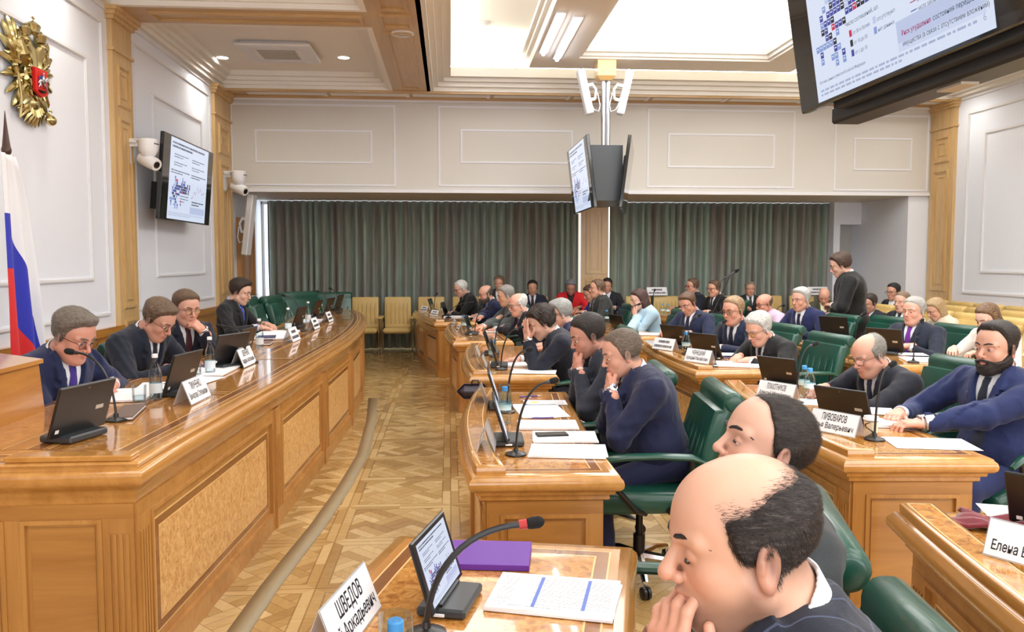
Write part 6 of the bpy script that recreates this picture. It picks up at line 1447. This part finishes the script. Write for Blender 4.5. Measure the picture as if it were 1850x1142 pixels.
paper(930,1140,ZD,82,'white sheets at the bottom edge of the nearest desk',.22,.32,1,pos=Vector((.21,1.66,ZD))); paper(1000,1140,ZD,76,'printed sheets at the bottom edge under the report',.22,.32,1,2,pos=Vector((.33,1.60,ZD)))
paper(975,742,ZD,4,'blank white folder sheets before the dark haired man',.26,.42,1); paper(985,728,ZD,88,'printed page with yellow mark before the dark haired man',.16,.25,1,2); paper(990,770,ZD,86,'white printed leaves right of the nearer tablet',.2,.3,2,2)
paper(1020,792,ZD,86,'printed pages under the phone',.21,.3,2,2,name='document_stack'); paper(1025,818,ZD,80,'fanned printed papers at the desk end',.22,.33,2,2,name='document_stack')
b=MB(); p=atz(965,727,ZD+.004); b.box(-.02,.02,-.02,.02,0,.0006,plain('yellow_highlight',(216,224,90),.6)); o=b.build('sticky_note'); o.location=(p.x,p.y,ZD+.004); tag(o,'small yellow note on the printed page before the dark haired man','note')
e=empty('mobile_phone',atz(997,786,ZD+.014),R(4),'black mobile phone on printed pages before the grey blond man','phone'); b=MB(); b.rbox(-.075,.075,-.036,.036,0,.008,M['black'],.003); b.build('body',e); b=MB(); b.box(-.071,.071,-.033,.033,.0081,.0085,M['bezel']); b.build('screen',e)
pen(958,718,ZD,10,'violet pen beside the sheets of the dark haired man'); pen(985,757,ZD,5,'violet pen above the white printed leaves')
paper(950,660,ZD,84,'white paper before the curly haired man, under his elbow',.22,.33,2); paper(965,672,ZD,80,'second white paper before the curly haired man',.22,.33,1); paper(905,600,ZD,86,'white papers under the hands of the moustached man',.22,.4,2); paper(840,573,ZD,80,'papers of the farthest aisle desk',.22,.6,2)
# --- second row
nameplate(1510,782,ZL,-62,('ПИВОВАРОВ','Илья Валерьевич'),'readable nameplate beside the paper cup',1.02)
nameplate(1405,722,ZL,-62,('ПЛАХОТНИКОВ','Алексей Михайлович'),'readable nameplate before the bald man bent over papers',1.04)
nameplate(1264,655,ZL,-62,('ЧЕРНЕЦКИЙ','Аркадий Михайлович'),'nameplate before the white haired man reading',1.08)
nameplate(1202,632,ZL,-62,(0,0),'nameplate left of the one before the white haired man',1.08)
nameplate(1500,625,ZL,-62,(0,0),'nameplate on the third row desk, behind the bald man',1.1)
tablet(1528,772,ZD,-58,'tablet back turned to us behind the nameplate beside the paper cup',.98,tilt=22); tablet(1410,700,ZD,-58,'tablet back turned to us before the bald man',.98,tilt=22)
tablet(1278,648,ZD,-58,'tablet back turned to us before the white haired man reading',1.05,tilt=22); tablet(1222,628,ZD,-58,'tablet back turned to us before the man with tinted glasses',1.05,tilt=22)
tablet(1118,602,ZD,-70,'small tablet left of the woman in pale blue',1.0); tablet(1508,610,ZD,-55,'tablet on the third row desk left of the silver haired man',1.1); tablet(1600,640,ZD,-55,'tablet before the silver haired man with purple tie',1.1)
mic(1580,795,ZD,1608,664,'gooseneck microphone beside the paper cup'); mic(1438,728,ZD,1470,625,'gooseneck microphone before the bald man bent over papers')
mic(1292,662,ZD,1306,585,'gooseneck microphone before the white haired man reading'); mic(1240,640,ZD,1262,572,'gooseneck microphone before the man with tinted glasses'); mic(1133,598,ZD,1154,551,'gooseneck microphone before the woman in pale blue'); mic(1650,655,ZD,1663,583,'gooseneck microphone before the silver haired man'); mic(1545,622,ZD,1560,568,'gooseneck microphone left of the silver haired man'); mic(1398,585,ZD,1414,553,'gooseneck microphone before the man in pink')
q_=Vector((3.12,12.4,ZD)); mic(0,0,ZD,1182,527,'gooseneck microphone near the white sign on a tan chair',pos=q_,hp=aty(1182,527,12.4))
pbottle(1462,722,ZD,'nearer bottle of the pair before the bald man',1.05,cup=False); pbottle(1452,716,ZD,'farther bottle of the pair before the bald man',1.05,cup=False); pbottle(1239,640,ZD,'bottle behind the nameplates of the white haired man',1.1)
pbottle(1197,570,ZD,'left one of two bottles at the farthest third row desk',1.0,cup=False); pbottle(1206,571,ZD,'right one of two bottles at the farthest third row desk',1.0,cup=False); pbottle(1096,585,ZD,'bottle beyond the hands of the man in dark grey',1.0)
def coffee(px,py,z):
    p=atz(px,py,z); e=empty('paper_cup',(p.x,p.y,z+.001),0,'beige paper coffee cup with brown swirl and white lid','cup'); m=plain('beige_cup_paper',(222,204,170),.6); br=plain('brown_print',(58,44,38),.6)
    b=MB(); b.lathe([(.026,0),(.034,.085)],m,24,cap=(1,0)); k=b.build('cup_body',e)
    b=MB(); b.lathe([(.036,.082),(.037,.09),(.034,.093),(.033,.1),(.001,.1)],M['white'],24,cap=(0,1)); b.build('lid',e)
    b=MB(); vs=[];n=26
    for i in range(n):
        t=i/(n-1); a=R(215+40*math.sin(t*PI*2)+t*20); z_=.01+.065*t; r=.0266+.0080*z_/.085*1.0+.0007; da=R(9)
        vs+=[(r*math.cos(a-da),r*math.sin(a-da),z_),(r*math.cos(a+da),r*math.sin(a+da),z_)]
    b.add(vs,[(2*i,2*i+1,2*i+3,2*i+2) for i in range(n-1)],br)
    for z0,z1 in ((.004,.008),(.078,.081)): b.lathe([(.0266+.008*z0/.085,z0),(.0266+.008*z1/.085,z1)],br,24,cap=(0,0))
    b.build('printed_swirl',k)
coffee(1573,790,ZD)
paper(1610,768,ZD,80,'notepad under the hands of the bearded man',.17,.26,3,1,name='notepad'); paper(1680,802,ZD,78,'blank white sheet at the corner before the bearded man',.24,.36,1); pen(1616,748,ZD,60,'violet pen under the fingers of the bearded man')
paper(1490,728,ZD,70,'white paper beside the pair of bottles',.22,.32,1); paper(1560,742,ZD,70,'white sheet behind the tablet of the bearded man',.22,.32,1); paper(1340,660,ZD,72,'large open paper before the white haired man reading',.32,.44,2); paper(1300,640,ZD,72,'sheet before the man with tinted glasses',.22,.3,1)
pen(1312,647,ZD,-10,'violet pen on the open paper of the white haired man'); paper(1180,605,ZD,80,'white papers before the man with tilted head',.25,.5,2); pen(1178,606,ZD,0,'violet pen on the papers before the man with tilted head')
paper(1690,652,ZD,72,'papers before the silver haired man',.3,.5,2,1); paper(1640,640,ZD,72,'sheet left of the papers of the silver haired man',.22,.3,1)
paper(1270,576,ZD,80,'paper before the stout man with glasses',.22,.3,1)
# standing nameplates far behind
nameplate(1186,536,.972,5,(0,0),'white sign on top of a tan chair, right of the woman in pale blue',1.5,pos=aty(1186,540,14.37)); nameplate(1472,545,.972,0,(0,0),'white sign on top of a tan chair, left of the standing man',1.5,pos=aty(1476,548,14.37))
# --- desk at the right edge
nameplate(1835,1010,ZL,-60,('А','Елена Викторовна'),'nameplate cut by the right edge',1.0,pos=Vector((1.545,2.00,ZL)))
tablet(1840,960,ZD,-50,'tablet leaning at the right edge behind the dark red cloth',.95,pos=Vector((1.83,2.28,ZD)),tilt=24)
p=Vector((1.80,2.45,ZD)); b=MB(); m=plain('dark_red_cloth',(112,24,40),.85,sheen=.4,bump=(200,.3,.001)); rn=random.Random(2); n=14; vs=[]
for j in range(n+1):
    for i in range(n+1):
        u,v=i/n-.5,j/n-.5; vs.append((u*.30+.02*math.sin(v*5),v*.13+.012*math.sin(u*9),.012+.008*math.sin(u*14+v*5)+.006*math.sin(v*20)))
b.add(vs,[(j*(n+1)+i,j*(n+1)+i+1,(j+1)*(n+1)+i+1,(j+1)*(n+1)+i) for j in range(n) for i in range(n)],m); o=b.build('folded_cloth',sharp=180); s=o.modifiers.new('t','SOLIDIFY'); s.thickness=.012; o.location=(1.74,2.38,ZD+.012); o.rotation_euler=(0,0,R(-28)); tag(o,'dark red folded cloth pouch on the desk at the right edge','cloth')
paper(1800,945,ZD,70,'blue and white leaflet beside the dark red cloth',.2,.28,1,pos=Vector((1.90,2.50,ZD)))
# --- microphone stand
q=aty(1300,520,11.6); e=empty('microphone_stand',(3.55,11.2,0),0,'tall black boom microphone stand before the right curtain','microphone stand')
top=aty(1318,500,11.2)-Vector((3.55,11.2,0)); lowp=Vector((0,0,1.0)); bend=aty(1296,548,11.2)-Vector((3.55,11.2,0)); sh=Vector((3.55,11.2,0)); 
b=MB(); b.tube([(bend.x-.02,0,.05),(bend.x-.02,0,bend.z)],.012,M['black'],8); b.build('pole',e); b=MB(); b.tube([bend,top],.009,M['black'],8); b.tube([bend+Vector((-.06,0,-.12)),bend],.013,M['black'],8); b.build('boom',e)
for k in range(3):
    a=2*PI*k/3; b=MB(); b.tube([(bend.x-.02,0,.25),(bend.x-.02+.3*math.cos(a),.3*math.sin(a),.012)],.009,M['black'],6); b.build('leg',e)
m0=aty(1309,502,11.2)-sh; m1=aty(1335,487,11.2)-sh; b=MB(); b.tube([m0,m0.lerp(m1,.7)],[.011,.014],M['grey'],8); mm=b.build('microphone',e); b=MB(); b.tube([m0.lerp(m1,.7),m0.lerp(m1,.8),m1],[.016,.024,.014],M['matte'],10); b.build('windscreen',mm)
b=MB(); b.tube([m0,m0+Vector((-.05,0,-.05)),m0+Vector((-.09,0,-.3)),bend+Vector((-.05,0,-.15))],.004,M['black'],6); b.build('cable',e)
# dark bag against the desk of the curly haired man
p=Vector((.09,5.86,0)); e=empty('handbag',(p.x,p.y,0),0,'dark bag hanging at the desk side of the curly haired man','bag'); b=MB(); b.rbox(-.04,.2,-.03,.05,.60,.71,plain('dark_leather',(44,36,52),.4),.05); b.build('body',e); b=MB(); b.tube([(.06,.0,.70),(.07,.0,.735),(.11,.0,.735),(.12,.0,.70)],.006,M['black'],6); b.build('handle',e)
# ================================================================== camera and light
cam=bpy.data.cameras.new('camera'); co=new_obj('camera',cam); cam.sensor_width=36; cam.lens=36*F/1850; cam.clip_start=.05
co.matrix_world=Matrix(((RT.x,UP.x,-FW.x,0),(RT.y,UP.y,-FW.y,0),(RT.z,UP.z,-FW.z,H),(0,0,0,1)))
bpy.context.scene.camera=co
def area(loc,rot,sx,sy,e,c=(1,1,1),name='ceiling_area_light'):
    l=bpy.data.lights.new(name,'AREA'); l.shape='RECTANGLE'; l.size=sx; l.size_y=sy; l.energy=e; l.color=c
    o=new_obj(name,l); o.location=loc; o.rotation_euler=rot; return o
# area lights added for the glow of the slab opening and the coves
area(((OX0+OX1)/2,4.2,RZ+.135),(0,0,0),OX1-OX0-.2,13.5,410,(.97,.985,1))
for x in (.4,5.8): area((x,4.4,4.80),(0,0,0),.9,13.5,145,(.98,.99,1),'cove_area_light')
area((2.3,-3.2,2.1),(R(98),0,0),9.5,2.6,330,(.93,.965,1),'unseen_fill_light')  # unseen fill lamp added behind the camera to brighten walls and ceiling
w=bpy.data.worlds.new('world'); bpy.context.scene.world=w; w.use_nodes=True; w.node_tree.nodes['Background'].inputs[0].default_value=(1,1,1,1); w.node_tree.nodes['Background'].inputs[1].default_value=.3
s=bpy.context.scene; s.view_settings.view_transform='Standard'; s.view_settings.look='None'; s.view_settings.gamma=1; s.view_settings.exposure=-0.07
s.cycles.use_denoising=True; s.cycles.max_bounces=7; s.cycles.diffuse_bounces=4; s.cycles.transparent_max_bounces=12; s.cycles.sample_clamp_indirect=4; s.cycles.caustics_reflective=False; s.cycles.caustics_refractive=False
